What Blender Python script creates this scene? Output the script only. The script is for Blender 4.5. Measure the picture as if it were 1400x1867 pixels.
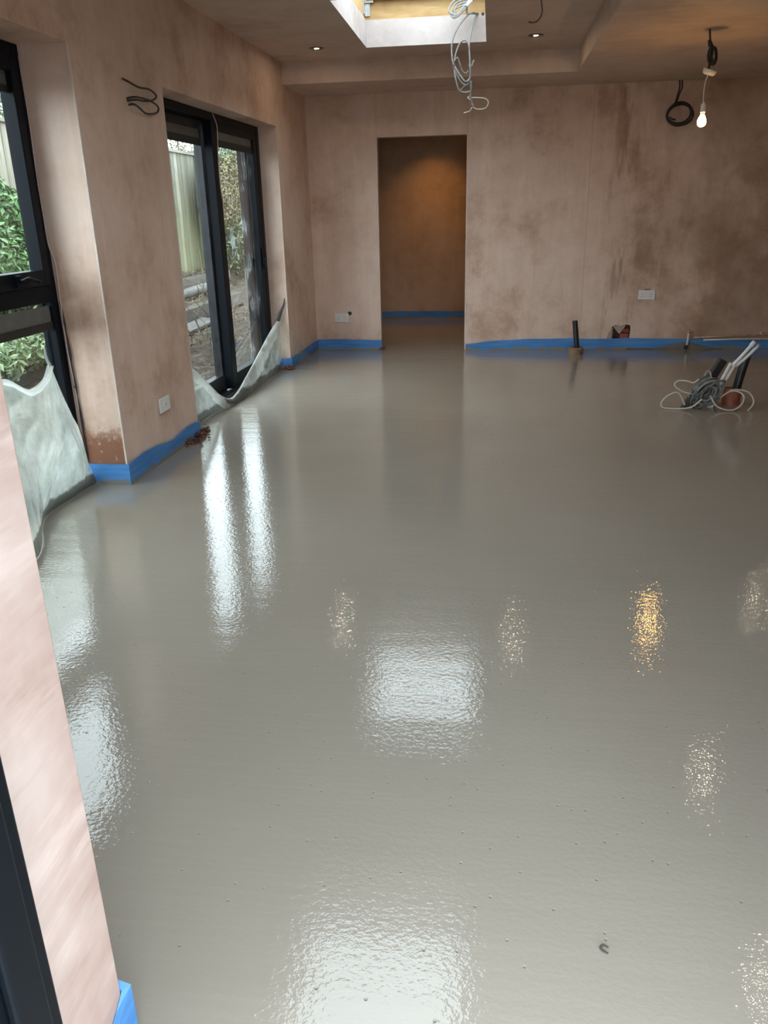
import bpy, math, random
from mathutils import Vector, Matrix, noise
from mathutils.geometry import tessellate_polygon

random.seed(7)
S = bpy.context.scene
COL = S.collection
for o in list(bpy.data.objects):
    bpy.data.objects.remove(o)

# ------------------------------------------------------------------ camera
YAW, PITCH, ROLL, FPX = -0.134524497, 0.361054475, -0.0238673187, 1450.236
CAM_H = 1.40
fwd = Vector((math.sin(YAW) * math.cos(PITCH), math.cos(YAW) * math.cos(PITCH), -math.sin(PITCH)))
rgt = Vector((math.cos(YAW), -math.sin(YAW), 0))
upv = rgt.cross(fwd)
c_, s_ = math.cos(ROLL), math.sin(ROLL)
r2 = c_ * rgt + s_ * upv
u2 = -s_ * rgt + c_ * upv
cam_d = bpy.data.cameras.new('camera')
cam = bpy.data.objects.new('camera', cam_d)
COL.objects.link(cam)
m = Matrix((r2, u2, -fwd)).transposed().to_4x4()
m.translation = Vector((0, 0, CAM_H))
cam.matrix_world = m
cam_d.sensor_fit = 'VERTICAL'
cam_d.sensor_height = 36.0
cam_d.lens = FPX / 1867.0 * 36.0
cam_d.clip_start = 0.02
S.camera = cam

# ------------------------------------------------------------------ world: even overcast sky
w = bpy.data.worlds.new('overcast_sky')
S.world = w
w.use_nodes = True
wn = w.node_tree.nodes
wl_ = w.node_tree.links
bg = wn['Background']
bg.inputs['Color'].default_value = (0.80, 0.92, 1.0, 1)
bg.inputs['Strength'].default_value = 6.4

# ------------------------------------------------------------------ view
S.view_settings.view_transform = 'Standard'
S.view_settings.look = 'None'
S.view_settings.exposure = 0.30
S.view_settings.gamma = 1.0
S.view_settings.use_curve_mapping = False
S.cycles.use_denoising = True
S.cycles.max_bounces = 7
S.cycles.diffuse_bounces = 5
S.cycles.glossy_bounces = 4
S.cycles.transparent_max_bounces = 16
S.cycles.caustics_reflective = False
S.cycles.caustics_refractive = False
S.cycles.sample_clamp_indirect = 0.0
S.cycles.adaptive_threshold = 0.06
S.cycles.adaptive_min_samples = 16


def portal(name, loc, rot, sx, sy):
    """light portal: gives off nothing, only tells the sampler where the sky comes in"""
    ld = bpy.data.lights.new(name, 'AREA')
    ld.shape = 'RECTANGLE'
    ld.size, ld.size_y = sx, sy
    ld.cycles.is_portal = True
    o = bpy.data.objects.new(name, ld)
    o.location = loc
    o.rotation_euler = rot
    COL.objects.link(o)


H = math.pi / 2
portal('sky_portal', (-2.45, 2.96, 1.1), (0, -H, 0), 2.2, 2.2)
portal('sky_portal', (-2.40, 6.30, 1.1), (0, -H, 0), 2.2, 2.6)
portal('sky_portal', (-0.56, 6.55, 3.14), (0, 0, 0), 1.0, 1.65)
portal('sky_portal', (-0.56, 3.10, 3.14), (0, 0, 0), 1.0, 1.65)
portal('sky_portal', (0.09, 0.59, 1.07), (H, 0, 0), 1.45, 2.2)

# ------------------------------------------------------------------ dimensions of the place (metres)
YB = 8.63                    # face of the back wall
ZC, ZU = 2.480, 2.656        # low ceiling, raised ceiling
YBULK, XBULK = 7.82, 0.70    # edges of the raised ceiling
YF0, YF1 = 0.64, 0.95        # front wall, outer and inner face
XR = 4.6                     # right wall
W1 = (1.90, 4.02, 2.172)     # window opening: y0, y1, head
W2 = (5.08, 7.52, 2.118)     # sliding door opening
SKX = (-1.055, -0.068)
SK = ((5.75, 7.35), (2.30, 3.92))


def XL(y):
    """face of the left wall, a degree and a half out of square"""
    return -1.98 + (y - 4.02) * 0.026


# ------------------------------------------------------------------ node helpers
def new_mat(name):
    mt = bpy.data.materials.new(name)
    mt.use_nodes = True
    nt = mt.node_tree
    return mt, nt, nt.nodes['Principled BSDF']


def N(nt, kind, **kw):
    n = nt.nodes.new(kind)
    for k, v in kw.items():
        if k.startswith('i_'):
            n.inputs[k[2:].replace('_', ' ')].default_value = v
        elif k.startswith('n_'):
            n.inputs[int(k[2:])].default_value = v
        else:
            setattr(n, k, v)
    return n


def L(nt, a, b):
    nt.links.new(a, b)


def pos_scaled(nt, sc, rot=(0, 0, 0)):
    g = N(nt, 'ShaderNodeNewGeometry')
    mp = N(nt, 'ShaderNodeMapping')
    mp.inputs['Scale'].default_value = sc
    mp.inputs['Rotation'].default_value = rot
    L(nt, g.outputs['Position'], mp.inputs['Vector'])
    return mp.outputs['Vector']


def noise_n(nt, vec, scale, detail=3, rough=0.55, dist=0.0):
    n = N(nt, 'ShaderNodeTexNoise')
    n.inputs['Scale'].default_value = scale
    n.inputs['Detail'].default_value = detail
    n.inputs['Roughness'].default_value = rough
    n.inputs['Distortion'].default_value = dist
    L(nt, vec, n.inputs['Vector'])
    return n.outputs['Fac']


def ramp(nt, fac, stops):
    r = N(nt, 'ShaderNodeValToRGB')
    el = r.color_ramp.elements
    while len(el) < len(stops):
        el.new(0.5)
    for e, (p, c) in zip(el, stops):
        e.position = p
        e.color = c if len(c) == 4 else (*c, 1)
    L(nt, fac, r.inputs['Fac'])
    return r.outputs['Color']


def mixc(nt, fac, a, b, mode='MIX'):
    n = N(nt, 'ShaderNodeMix', data_type='RGBA', blend_type=mode)
    for s, v in ((n.inputs['Factor'], fac), (n.inputs['A'], a), (n.inputs['B'], b)):
        pass
    fi = n.inputs[0]
    ai, bi = n.inputs[6], n.inputs[7]
    for s, v in ((fi, fac), (ai, a), (bi, b)):
        if isinstance(v, (int, float)):
            s.default_value = v
        elif isinstance(v, tuple):
            s.default_value = (*v, 1) if len(v) == 3 else v
        else:
            L(nt, v, s)
    return n.outputs[2]


def mathn(nt, op, a, b=None, clamp=False):
    n = N(nt, 'ShaderNodeMath', operation=op, use_clamp=clamp)
    for s, v in ((n.inputs[0], a), (n.inputs[1], b)):
        if v is None:
            continue
        if isinstance(v, (int, float)):
            s.default_value = v
        else:
            L(nt, v, s)
    return n.outputs[0]


def maprange(nt, v, a, b, c=0.0, d=1.0, smooth=True):
    n = N(nt, 'ShaderNodeMapRange')
    if smooth:
        n.interpolation_type = 'SMOOTHSTEP'
    L(nt, v, n.inputs[0])
    for i, x in enumerate((a, b, c, d)):
        n.inputs[i + 1].default_value = x
    return n.outputs[0]


def bump(nt, h, strength, dist):
    b = N(nt, 'ShaderNodeBump')
    b.inputs['Strength'].default_value = strength
    b.inputs['Distance'].default_value = dist
    L(nt, h, b.inputs['Height'])
    return b.outputs['Normal']


def sepxyz(nt):
    g = N(nt, 'ShaderNodeNewGeometry')
    s = N(nt, 'ShaderNodeSeparateXYZ')
    L(nt, g.outputs['Position'], s.inputs[0])
    return s.outputs


# ------------------------------------------------------------------ materials
MAT = {}


def plain(name, col, rough=0.6, metal=0.0, var=0.0, vscale=20, spec=0.5, bumpd=0.0):
    mt, nt, p = new_mat(name)
    p.inputs['Roughness'].default_value = rough
    p.inputs['Metallic'].default_value = metal
    p.inputs['Specular IOR Level'].default_value = spec
    if var > 0:
        v = pos_scaled(nt, (1, 1, 1))
        n = noise_n(nt, v, vscale, 4)
        lo = tuple(max(0, c * (1 - var)) for c in col)
        hi = tuple(min(1, c * (1 + var)) for c in col)
        L(nt, ramp(nt, n, [(0.3, lo), (0.7, hi)]), p.inputs['Base Color'])
        if bumpd:
            L(nt, bump(nt, n, 0.6, bumpd), p.inputs['Normal'])
    else:
        p.inputs['Base Color'].default_value = (*col, 1)
    MAT[name] = mt
    return mt


def plaster(name, pale, mid, dark, streak, srot=(0, 0, 0), sstr=0.5, rough=0.5, damp=None, stain=False, seams=False, relief=True):
    mt, nt, p = new_mat(name)
    v1 = pos_scaled(nt, (1, 1, 1))
    big = noise_n(nt, v1, 1.7, 5, 0.72)
    stk = noise_n(nt, pos_scaled(nt, streak, srot), 1.0, 4, 0.65)
    col = ramp(nt, big, [(0.34, dark), (0.48, mid), (0.64, pale)])
    col = mixc(nt, mathn(nt, 'MULTIPLY', maprange(nt, stk, 0.48, 0.72), sstr), col, tuple(min(1, c * 1.12 + 0.025) for c in pale))
    col = mixc(nt, mathn(nt, 'MULTIPLY', maprange(nt, stk, 0.47, 0.27), sstr * 0.8), col, dark)
    if damp:
        xyz = sepxyz(nt)
        cover = maprange(nt, xyz[0], damp[0], damp[1])
        dn = noise_n(nt, pos_scaled(nt, (1.0, 1.0, 0.6)), 1.9, 4, 0.62)
        edge = mathn(nt, 'ADD', mathn(nt, 'MULTIPLY', cover, 0.62), mathn(nt, 'SUBTRACT', dn, 0.5))
        dm = maprange(nt, edge, 0.14, 0.46)
        wet = mixc(nt, maprange(nt, big, 0.35, 0.65), (0.25, 0.15, 0.10), (0.36, 0.235, 0.165))
        col = mixc(nt, mathn(nt, 'MULTIPLY', dm, 0.72), col, wet)
        # narrow damp runs where the boards meet behind the skim
        band = mathn(nt, 'ABSOLUTE', mathn(nt, 'SUBTRACT', xyz[0], 1.30))
        bmask = maprange(nt, band, 0.26, 0.02)
        rn = noise_n(nt, pos_scaled(nt, (8.0, 1.0, 1.5)), 1.0, 3, 0.6)
        col = mixc(nt, mathn(nt, 'MULTIPLY', mathn(nt, 'MULTIPLY', bmask, maprange(nt, rn, 0.48, 0.62)), 0.55), col, (0.21, 0.115, 0.07))
    if seams:
        xyz = sepxyz(nt)
        tot = None
        for x0 in (-1.155, -0.255, 0.94):
            ln = maprange(nt, mathn(nt, 'ABSOLUTE', mathn(nt, 'SUBTRACT', xyz[0], x0)), 0.011, 0.0)
            if x0 < 0.5:
                ln = mathn(nt, 'MULTIPLY', ln, mathn(nt, 'GREATER_THAN', xyz[2], 2.09))
            tot = ln if tot is None else mathn(nt, 'MAXIMUM', tot, ln)
        col = mixc(nt, mathn(nt, 'MULTIPLY', mathn(nt, 'MULTIPLY', tot, maprange(nt, stk, 0.30, 0.55)), 0.5), col, dark)
    if stain:
        # rusty damp patch at the foot of the pier, shedding its skim
        xyz = sepxyz(nt)
        fl = noise_n(nt, v1, 20.0, 4, 0.7)
        hh = mathn(nt, 'SUBTRACT', xyz[2], mathn(nt, 'MULTIPLY', mathn(nt, 'SUBTRACT', fl, 0.5), 0.30))
        m1 = maprange(nt, hh, 0.36, 0.22)
        m2 = mathn(nt, 'LESS_THAN', xyz[1], 4.026)
        m3 = mathn(nt, 'GREATER_THAN', xyz[1], 3.9)
        mm = mathn(nt, 'MULTIPLY', m1, mathn(nt, 'MULTIPLY', m2, m3))
        fleck = maprange(nt, fl, 0.60, 0.68)
        rust = mixc(nt, mathn(nt, 'MULTIPLY', fleck, 0.6), (0.23, 0.088, 0.045), (0.55, 0.40, 0.33))
        col = mixc(nt, mathn(nt, 'MULTIPLY', mm, 0.95), col, rust)
    L(nt, col, p.inputs['Base Color'])
    p.inputs['Roughness'].default_value = rough
    p.inputs['Specular IOR Level'].default_value = 0.4
    if relief:
        bn = noise_n(nt, pos_scaled(nt, tuple(x * .6 for x in streak), srot), 1.0, 2, 0.5)
        L(nt, bump(nt, bn, 0.25, 0.006), p.inputs['Normal'])
    MAT[name] = mt
    return mt


PALE, MID, DARK = (0.715, 0.54, 0.445), (0.645, 0.46, 0.365), (0.485, 0.315, 0.23)
plaster('plaster_left', PALE, MID, DARK, (17, 9, 1.2), sstr=0.30, rough=0.55, stain=True)
plaster('plaster_back', PALE, MID, DARK, (9, 9, 1.2), sstr=0.38, rough=0.42, damp=(0.5, 3.2), seams=True)
plaster('plaster_front', (0.57, 0.445, 0.40), (0.49, 0.355, 0.308), (0.395, 0.262, 0.215), (4, 2.6, 15), (0.75, 0, 0), sstr=0.8, rough=0.6)
plaster('plaster_ceiling', (0.66, 0.52, 0.45), (0.60, 0.455, 0.385), (0.52, 0.37, 0.30), (3, 12, 3), sstr=0.25, rough=0.6, relief=False)
plaster('plaster_well', (0.56, 0.495, 0.48), (0.50, 0.435, 0.42), (0.43, 0.35, 0.33), (5, 5, 9), (0.3, 0.5, 0), sstr=0.5, rough=0.6, relief=False)
plaster('plaster_hall', (0.54, 0.375, 0.26), (0.50, 0.335, 0.22), (0.43, 0.275, 0.17), (9, 9, 0.7), sstr=0.3, rough=0.6, relief=False)


def screed():
    mt, nt, p = new_mat('wet_screed')
    v = pos_scaled(nt, (1, 1, 1))
    big = noise_n(nt, v, 0.8, 2, 0.5)
    lines = noise_n(nt, pos_scaled(nt, (2.2, 60, 1), (0, 0, 0.05)), 1.0, 3, 0.6)
    col = ramp(nt, big, [(0.3, (0.252, 0.222, 0.182)), (0.7, (0.287, 0.256, 0.213))])
    col = mixc(nt, mathn(nt, 'MULTIPLY', maprange(nt, lines, 0.40, 0.70), 0.13), col, (0.325, 0.296, 0.254))
    vor = N(nt, 'ShaderNodeTexVoronoi', voronoi_dimensions='2D')
    vor.inputs['Scale'].default_value = 30
    L(nt, v, vor.inputs['Vector'])
    rnd = N(nt, 'ShaderNodeSeparateColor')
    L(nt, vor.outputs['Color'], rnd.inputs[0])
    pit = mathn(nt, 'MULTIPLY', maprange(nt, vor.outputs['Distance'], 0.13, 0.03), mathn(nt, 'GREATER_THAN', rnd.outputs[0], 0.94))
    L(nt, mixc(nt, mathn(nt, 'MULTIPLY', pit, 0.35), col, (0.19, 0.175, 0.15)), p.inputs['Base Color'])
    p.inputs['Roughness'].default_value = 0.5
    p.inputs['Specular IOR Level'].default_value = 0.0
    p.inputs['Coat Weight'].default_value = 1.0
    p.inputs['Coat Roughness'].default_value = 0.012
    p.inputs['Coat IOR'].default_value = 1.52
    # skin of the wet screed: pimpled by the dappling bar, with popped bubbles
    pim = noise_n(nt, pos_scaled(nt, (0.8, 1.0, 1)), 75, 2, 0.6)
    wave = noise_n(nt, pos_scaled(nt, (0.7, 5.5, 1)), 1.6, 1, 0.5)
    h = mathn(nt, 'ADD', pim, mathn(nt, 'MULTIPLY', wave, 2.0))
    h = mathn(nt, 'SUBTRACT', h, mathn(nt, 'MULTIPLY', pit, 2.2))
    nrm = bump(nt, h, 1.0, 0.00062)
    L(nt, nrm, p.inputs['Coat Normal'])
    L(nt, nrm, p.inputs['Normal'])
    MAT['screed'] = mt


screed()


def foam():
    mt, nt, p = new_mat('blue_foam')
    v = pos_scaled(nt, (1, 1, 1))
    n = noise_n(nt, pos_scaled(nt, (3, 3, 30)), 1.0, 3)
    col = ramp(nt, n, [(0.3, (0.045, 0.18, 0.47)), (0.7, (0.085, 0.27, 0.60))])
    z = sepxyz(nt)[2]
    sp = noise_n(nt, v, 9, 5, 0.7, 0.6)
    lim = mathn(nt, 'SUBTRACT', z, mathn(nt, 'MULTIPLY', mathn(nt, 'SUBTRACT', sp, 0.47), 0.16))
    col = mixc(nt, mathn(nt, 'MULTIPLY', maprange(nt, lim, 0.022, 0.008), 0.9), col, (0.20, 0.185, 0.155))
    L(nt, col, p.inputs['Base Color'])
    p.inputs['Roughness'].default_value = 0.55
    L(nt, bump(nt, n, 0.3, 0.004), p.inputs['Normal'])
    MAT['foam'] = mt


foam()


def schlick(nt, f0):
    lw_ = N(nt, 'ShaderNodeLayerWeight')
    lw_.inputs['Blend'].default_value = 0.5
    f5 = mathn(nt, 'POWER', lw_.outputs['Facing'], 5.0)
    return mathn(nt, 'ADD', mathn(nt, 'MULTIPLY', f5, 0.8), f0)


def glass(name, smear=0.0, lowfade=False):
    mt = bpy.data.materials.new(name)
    mt.use_nodes = True
    nt = mt.node_tree
    nt.nodes.clear()
    out = N(nt, 'ShaderNodeOutputMaterial')
    tr = N(nt, 'ShaderNodeBsdfTransparent')
    tr.inputs['Color'].default_value = (0.965, 0.985, 0.975, 1)
    gl = N(nt, 'ShaderNodeBsdfGlossy')
    gl.inputs['Roughness'].default_value = 0.02
    mx = N(nt, 'ShaderNodeMixShader')
    L(nt, schlick(nt, 0.035), mx.inputs[0])
    L(nt, tr.outputs[0], mx.inputs[1])
    L(nt, gl.outputs[0], mx.inputs[2])
    res = mx.outputs[0]
    if smear > 0:
        n = noise_n(nt, pos_scaled(nt, (1, 2.2, 1.2)), 3.2, 5, 0.7)
        f = mathn(nt, 'MULTIPLY', maprange(nt, n, 0.56, 0.78), smear)
        di = N(nt, 'ShaderNodeBsdfTranslucent')
        di.inputs['Color'].default_value = (0.72, 0.78, 0.80, 1)
        m2 = N(nt, 'ShaderNodeMixShader')
        L(nt, f, m2.inputs[0])
        L(nt, res, m2.inputs[1])
        L(nt, di.outputs[0], m2.inputs[2])
        res = m2.outputs[0]
    L(nt, res, out.inputs[0])
    MAT[name] = mt


glass('pane_glass')
glass('smeared_glass', 0.30)


def polythene(name, opac, grime=True):
    mt = bpy.data.materials.new(name)
    mt.use_nodes = True
    nt = mt.node_tree
    nt.nodes.clear()
    out = N(nt, 'ShaderNodeOutputMaterial')
    v = pos_scaled(nt, (1, 1, 1))
    cr = noise_n(nt, v, 7, 5, 0.65)
    df = N(nt, 'ShaderNodeBsdfDiffuse')
    tl = N(nt, 'ShaderNodeBsdfTranslucent')
    colA = ramp(nt, cr, [(0.3, (0.62, 0.66, 0.58)), (0.7, (0.80, 0.82, 0.77))] if grime else [(0.3, (0.80, 0.81, 0.78)), (0.7, (0.90, 0.90, 0.88))])
    if grime:
        z = sepxyz(nt)[2]
        sp = noise_n(nt, v, 8, 4, 0.6, 0.5)
        lim = mathn(nt, 'SUBTRACT', z, mathn(nt, 'MULTIPLY', mathn(nt, 'SUBTRACT', sp, 0.5), 0.10))
        gm = maprange(nt, lim, 0.085, 0.065)
        colA = mixc(nt, gm, colA, (0.13, 0.13, 0.115))
    L(nt, colA, df.inputs['Color'])
    L(nt, colA, tl.inputs['Color'])
    a = N(nt, 'ShaderNodeMixShader')
    a.inputs[0].default_value = 0.55
    L(nt, df.outputs[0], a.inputs[1])
    L(nt, tl.outputs[0], a.inputs[2])
    gl = N(nt, 'ShaderNodeBsdfGlossy')
    gl.inputs['Roughness'].default_value = 0.14
    b = N(nt, 'ShaderNodeMixShader')
    L(nt, schlick(nt, 0.04), b.inputs[0])
    L(nt, a.outputs[0], b.inputs[1])
    L(nt, gl.outputs[0], b.inputs[2])
    tr = N(nt, 'ShaderNodeBsdfTransparent')
    tr.inputs['Color'].default_value = (0.92, 0.95, 0.9, 1)
    c = N(nt, 'ShaderNodeMixShader')
    op = maprange(nt, cr, 0.25, 0.75, max(0, opac - 0.16), min(1, opac + 0.16), False)
    if grime:
        op = mathn(nt, 'MAXIMUM', op, mathn(nt, 'MULTIPLY', gm, 0.97))
    L(nt, op, c.inputs[0])
    L(nt, tr.outputs[0], c.inputs[1])
    L(nt, b.outputs[0], c.inputs[2])
    L(nt, c.outputs[0], out.inputs[0])
    MAT[name] = mt


polythene('polythene', 0.56)
polythene('polythene_fold', 0.93, False)
polythene('polythene_clear', 0.22, False)


def emis(name, col, st):
    mt = bpy.data.materials.new(name)
    mt.use_nodes = True
    nt = mt.node_tree
    nt.nodes.clear()
    out = N(nt, 'ShaderNodeOutputMaterial')
    e = N(nt, 'ShaderNodeEmission')
    e.inputs['Color'].default_value = (*col, 1)
    e.inputs['Strength'].default_value = st
    L(nt, e.outputs[0], out.inputs[0])
    MAT[name] = mt


emis('bulb_glow', (1.0, 0.52, 0.13), 110)
emis('spot_glow', (1.0, 0.80, 0.54), 330)
emis('hall_glow', (1.0, 0.50, 0.13), 900)


def timber(name, a, b, sc, rough=0.75, knots=True):
    mt, nt, p = new_mat(name)
    v = pos_scaled(nt, sc)
    n = noise_n(nt, v, 1.0, 5, 0.65)
    n2 = noise_n(nt, pos_scaled(nt, (1, 1, 1)), 3.5, 2, 0.6)
    col = ramp(nt, n, [(0.32, a), (0.68, b)])
    col = mixc(nt, mathn(nt, 'MULTIPLY', maprange(nt, n2, 0.5, 0.72), 0.55), col, tuple(x * 0.62 for x in a))
    L(nt, col, p.inputs['Base Color'])
    p.inputs['Roughness'].default_value = rough
    L(nt, bump(nt, n, 0.5, 0.005), p.inputs['Normal'])
    MAT[name] = mt


timber('pine', (0.42, 0.25, 0.10), (0.58, 0.39, 0.19), (3, 22, 22))
timber('red_timber', (0.16, 0.06, 0.035), (0.24, 0.09, 0.05), (4, 20, 20))
timber('fence_wood', (0.14, 0.135, 0.105), (0.27, 0.265, 0.215), (40, 40, 1.6))
def board_tones():
    nt = MAT['fence_wood'].node_tree
    p = nt.nodes['Principled BSDF']
    src = p.inputs['Base Color'].links[0].from_socket
    oi = N(nt, 'ShaderNodeObjectInfo')
    tone = ramp(nt, oi.outputs['Random'], [(0.0, (0.60, 0.60, 0.55)), (0.55, (1.0, 0.98, 0.95)), (1.0, (1.45, 1.4, 1.4))])
    col = mixc(nt, 1.0, src, tone, 'MULTIPLY')
    alg = maprange(nt, sepxyz(nt)[2], 2.1, 0.9)          # green algae growing up from the damp foot of the boards
    col = mixc(nt, mathn(nt, 'MULTIPLY', alg, 0.5), col, (0.175, 0.18, 0.075))
    L(nt, col, p.inputs['Base Color'])


board_tones()
timber('old_sleeper', (0.045, 0.037, 0.028), (0.10, 0.085, 0.065), (20, 3, 20))
timber('log_bark', (0.06, 0.057, 0.053), (0.14, 0.135, 0.125), (20, 3, 20))
timber('bark', (0.06, 0.045, 0.03), (0.13, 0.10, 0.075), (20, 20, 4))

plain('frame_black', (0.005, 0.007, 0.010), 0.4, 0.0, spec=0.10)
plain('frame_black_b', (0.022, 0.022, 0.026), 0.36, 0.0, 0.45, 9, spec=0.3)
plain('vent_grey', (0.115, 0.115, 0.105), 0.5, 0.0, 0.15, 18)
plain('gasket', (0.02, 0.018, 0.016), 0.6)
plain('steel', (0.48, 0.49, 0.50), 0.4, 0.7, 0.2, 30)
plain('white_plastic', (0.74, 0.72, 0.71), 0.35)
plain('white_plastic_dull', (0.60, 0.57, 0.52), 0.5, 0, 0.15, 60)
plain('slot_dark', (0.03, 0.03, 0.03), 0.6)
plain('cable_grey', (0.27, 0.28, 0.28), 0.45, 0, 0.2, 60)
plain('cable_dark', (0.028, 0.022, 0.02), 0.5)
plain('cable_mid', (0.16, 0.15, 0.14), 0.5, 0, 0.3, 40)
plain('cable_pale', (0.50, 0.45, 0.38), 0.5)
plain('copper_wire', (0.40, 0.24, 0.13), 0.4, 0.4)
plain('pink_wire', (0.55, 0.38, 0.36), 0.5)
plain('black_plastic', (0.014, 0.014, 0.014), 0.4, 0, 0.4, 40)
plain('conduit_dark', (0.05, 0.048, 0.045), 0.6, 0, 0.6, 30)
plain('terracotta', (0.30, 0.085, 0.045), 0.6, 0, 0.3, 22, bumpd=0.003)
plain('clay_collar', (0.22, 0.135, 0.085), 0.7, 0, 0.3, 22, bumpd=0.003)
plain('rubble', (0.17, 0.062, 0.033), 0.85, 0, 0.5, 30)
plain('dark_crumb', (0.05, 0.035, 0.028), 0.85, 0, 0.5, 30)
plain('brick_dark', (0.14, 0.06, 0.04), 0.85, 0, 0.4, 25)
plain('plaster_flake', (0.36, 0.28, 0.24), 0.8, 0, 0.2, 30)
plain('copper_pipe', (0.42, 0.30, 0.21), 0.4, 0.3, 0.3, 20)
plain('mortar_smear', (0.145, 0.13, 0.108), 0.35, 0, 0.2, 20, bumpd=0.004)
plain('soil', (0.036, 0.026, 0.018), 0.95, 0, 0.55, 6, bumpd=0.03)
plain('patio', (0.35, 0.34, 0.32), 0.85, 0, 0.15, 4)
plain('render_wall', (0.5, 0.48, 0.45), 0.85, 0, 0.08, 3)
plain('roof_felt', (0.09, 0.09, 0.095), 0.9, 0, 0.2, 3)
plain('straw', (0.165, 0.135, 0.088), 0.9, 0, 0.5, 5)
plain('leaf_green', (0.105, 0.215, 0.07), 0.45, 0, 0.55, 8)
plain('leaf_pale', (0.27, 0.37, 0.20), 0.5, 0, 0.5, 9)
plain('leaf_brown', (0.19, 0.165, 0.09), 0.7, 0, 0.5, 5)
plain('leaf_ivy', (0.085, 0.125, 0.055), 0.45, 0, 0.6, 6)
plain('concrete_step', (0.24, 0.235, 0.225), 0.7, 0, 0.2, 12)
plain('chrome_ring', (0.10, 0.085, 0.075), 0.4, 0.5)
plain('spot_inside', (0.06, 0.055, 0.05), 0.4)


# ------------------------------------------------------------------ object helpers
WL = {}


def link(o):
    COL.objects.link(o)
    return o


def tag(o, label=None, cat=None, group=None, kind=None):
    if label:
        o['label'] = label
    if cat:
        o['category'] = cat
    if group:
        o['group'] = group
    if kind:
        o['kind'] = kind
    return o


def thing(name, loc, label, cat, group=None, kind=None):
    o = bpy.data.objects.new(name, None)
    o.empty_display_size = 0.1
    o.location = loc
    link(o)
    WL[o] = Vector(loc)
    return tag(o, label, cat, group, kind)


class MB:
    def __init__(self):
        self.v, self.f, self.s = [], [], []

    def add(self, verts, faces, smooth=False):
        b = len(self.v)
        self.v += [tuple(p) for p in verts]
        self.f += [tuple(b + i for i in f) for f in faces]
        self.s += [smooth] * len(faces)
        return self

    def hexa(self, p):
        return self.add(p, [(0, 3, 2, 1), (4, 5, 6, 7), (0, 1, 5, 4), (1, 2, 6, 5), (2, 3, 7, 6), (3, 0, 4, 7)])

    def box(self, x0, x1, y0, y1, z0, z1):
        return self.hexa([(x0, y0, z0), (x1, y0, z0), (x1, y1, z0), (x0, y1, z0),
                          (x0, y0, z1), (x1, y0, z1), (x1, y1, z1), (x0, y1, z1)])

    def lbox(self, d0, d1, y0, y1, z0, z1):
        """box in the left wall's own frame: d metres behind its face"""
        a, b = (max(d0, d1), min(d0, d1))
        return self.hexa([(XL(y0) - a, y0, z0), (XL(y0) - b, y0, z0), (XL(y1) - b, y1, z0), (XL(y1) - a, y1, z0),
                          (XL(y0) - a, y0, z1), (XL(y0) - b, y0, z1), (XL(y1) - b, y1, z1), (XL(y1) - a, y1, z1)])

    def tube(self, pts, r, n=8, closed=False, caps=True, flat=1.0):
        pts = [Vector(p) for p in pts]
        k = len(pts)
        rs = r if isinstance(r, (list, tuple)) else [r] * k
        t0 = (pts[1] - pts[0]).normalized()
        ref = Vector((0, 0, 1)) if abs(t0.z) < 0.9 else Vector((1, 0, 0))
        nrm = (ref - t0 * ref.dot(t0)).normalized()
        verts = []
        for i in range(k):
            if closed:
                t = pts[(i + 1) % k] - pts[i - 1]
            else:
                t = pts[min(i + 1, k - 1)] - pts[max(i - 1, 0)]
            if t.length < 1e-9:
                t = t0
            t.normalize()
            nrm = nrm - t * nrm.dot(t)
            if nrm.length < 1e-6:
                nrm = t.orthogonal()
            nrm.normalize()
            bi = t.cross(nrm)
            for j in range(n):
                a = 2 * math.pi * j / n
                verts.append(pts[i] + (nrm * math.cos(a) + bi * math.sin(a) * flat) * rs[i])
        faces = []
        for i in range(k if closed else k - 1):
            for j in range(n):
                a, b = i * n + j, i * n + (j + 1) % n
                c, d = ((i + 1) % k) * n + (j + 1) % n, ((i + 1) % k) * n + j
                faces.append((a, b, c, d))
        self.add(verts, faces, True)
        if caps and not closed:
            b0 = len(self.v) - len(verts)
            self.f.append(tuple(b0 + j for j in reversed(range(n))))
            self.f.append(tuple(b0 + (k - 1) * n + j for j in range(n)))
            self.s += [False, False]
        return self

    def lathe(self, prof, c, n=24, axis=Vector((0, 0, 1)), smooth=True):
        """profile [(radius, height)] turned about an axis through c"""
        axis = Vector(axis).normalized()
        u = axis.orthogonal().normalized()
        v = axis.cross(u)
        c = Vector(c)
        verts, faces = [], []
        for r, h in prof:
            for j in range(n):
                a = 2 * math.pi * j / n
                verts.append(c + axis * h + (u * math.cos(a) + v * math.sin(a)) * r)
        for i in range(len(prof) - 1):
            for j in range(n):
                faces.append((i * n + j, i * n + (j + 1) % n, (i + 1) * n + (j + 1) % n, (i + 1) * n + j))
        return self.add(verts, faces, smooth)

    def build(self, name, mat, parent=None, base=None):
        vs = [Vector(p) for p in self.v]
        if parent is not None:
            off = WL[parent]
        elif base is not None:
            off = Vector(base)
        else:
            lo = [min(p[i] for p in vs) for i in range(3)]
            hi = [max(p[i] for p in vs) for i in range(3)]
            off = Vector(((lo[0] + hi[0]) / 2, (lo[1] + hi[1]) / 2, lo[2]))
        me = bpy.data.meshes.new(name)
        me.from_pydata([p - off for p in vs], [], self.f)
        me.polygons.foreach_set('use_smooth', self.s)
        me.update()
        me.materials.append(MAT[mat] if isinstance(mat, str) else mat)
        o = bpy.data.objects.new(name, me)
        if parent is not None:
            o.parent = parent
        else:
            o.location = off
        WL[o] = off
        link(o)
        return o


def bevel(o, wdt, seg=2):
    md = o.modifiers.new('bevel', 'BEVEL')
    md.width = wdt
    md.segments = seg
    md.limit_method = 'ANGLE'
    return o


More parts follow.
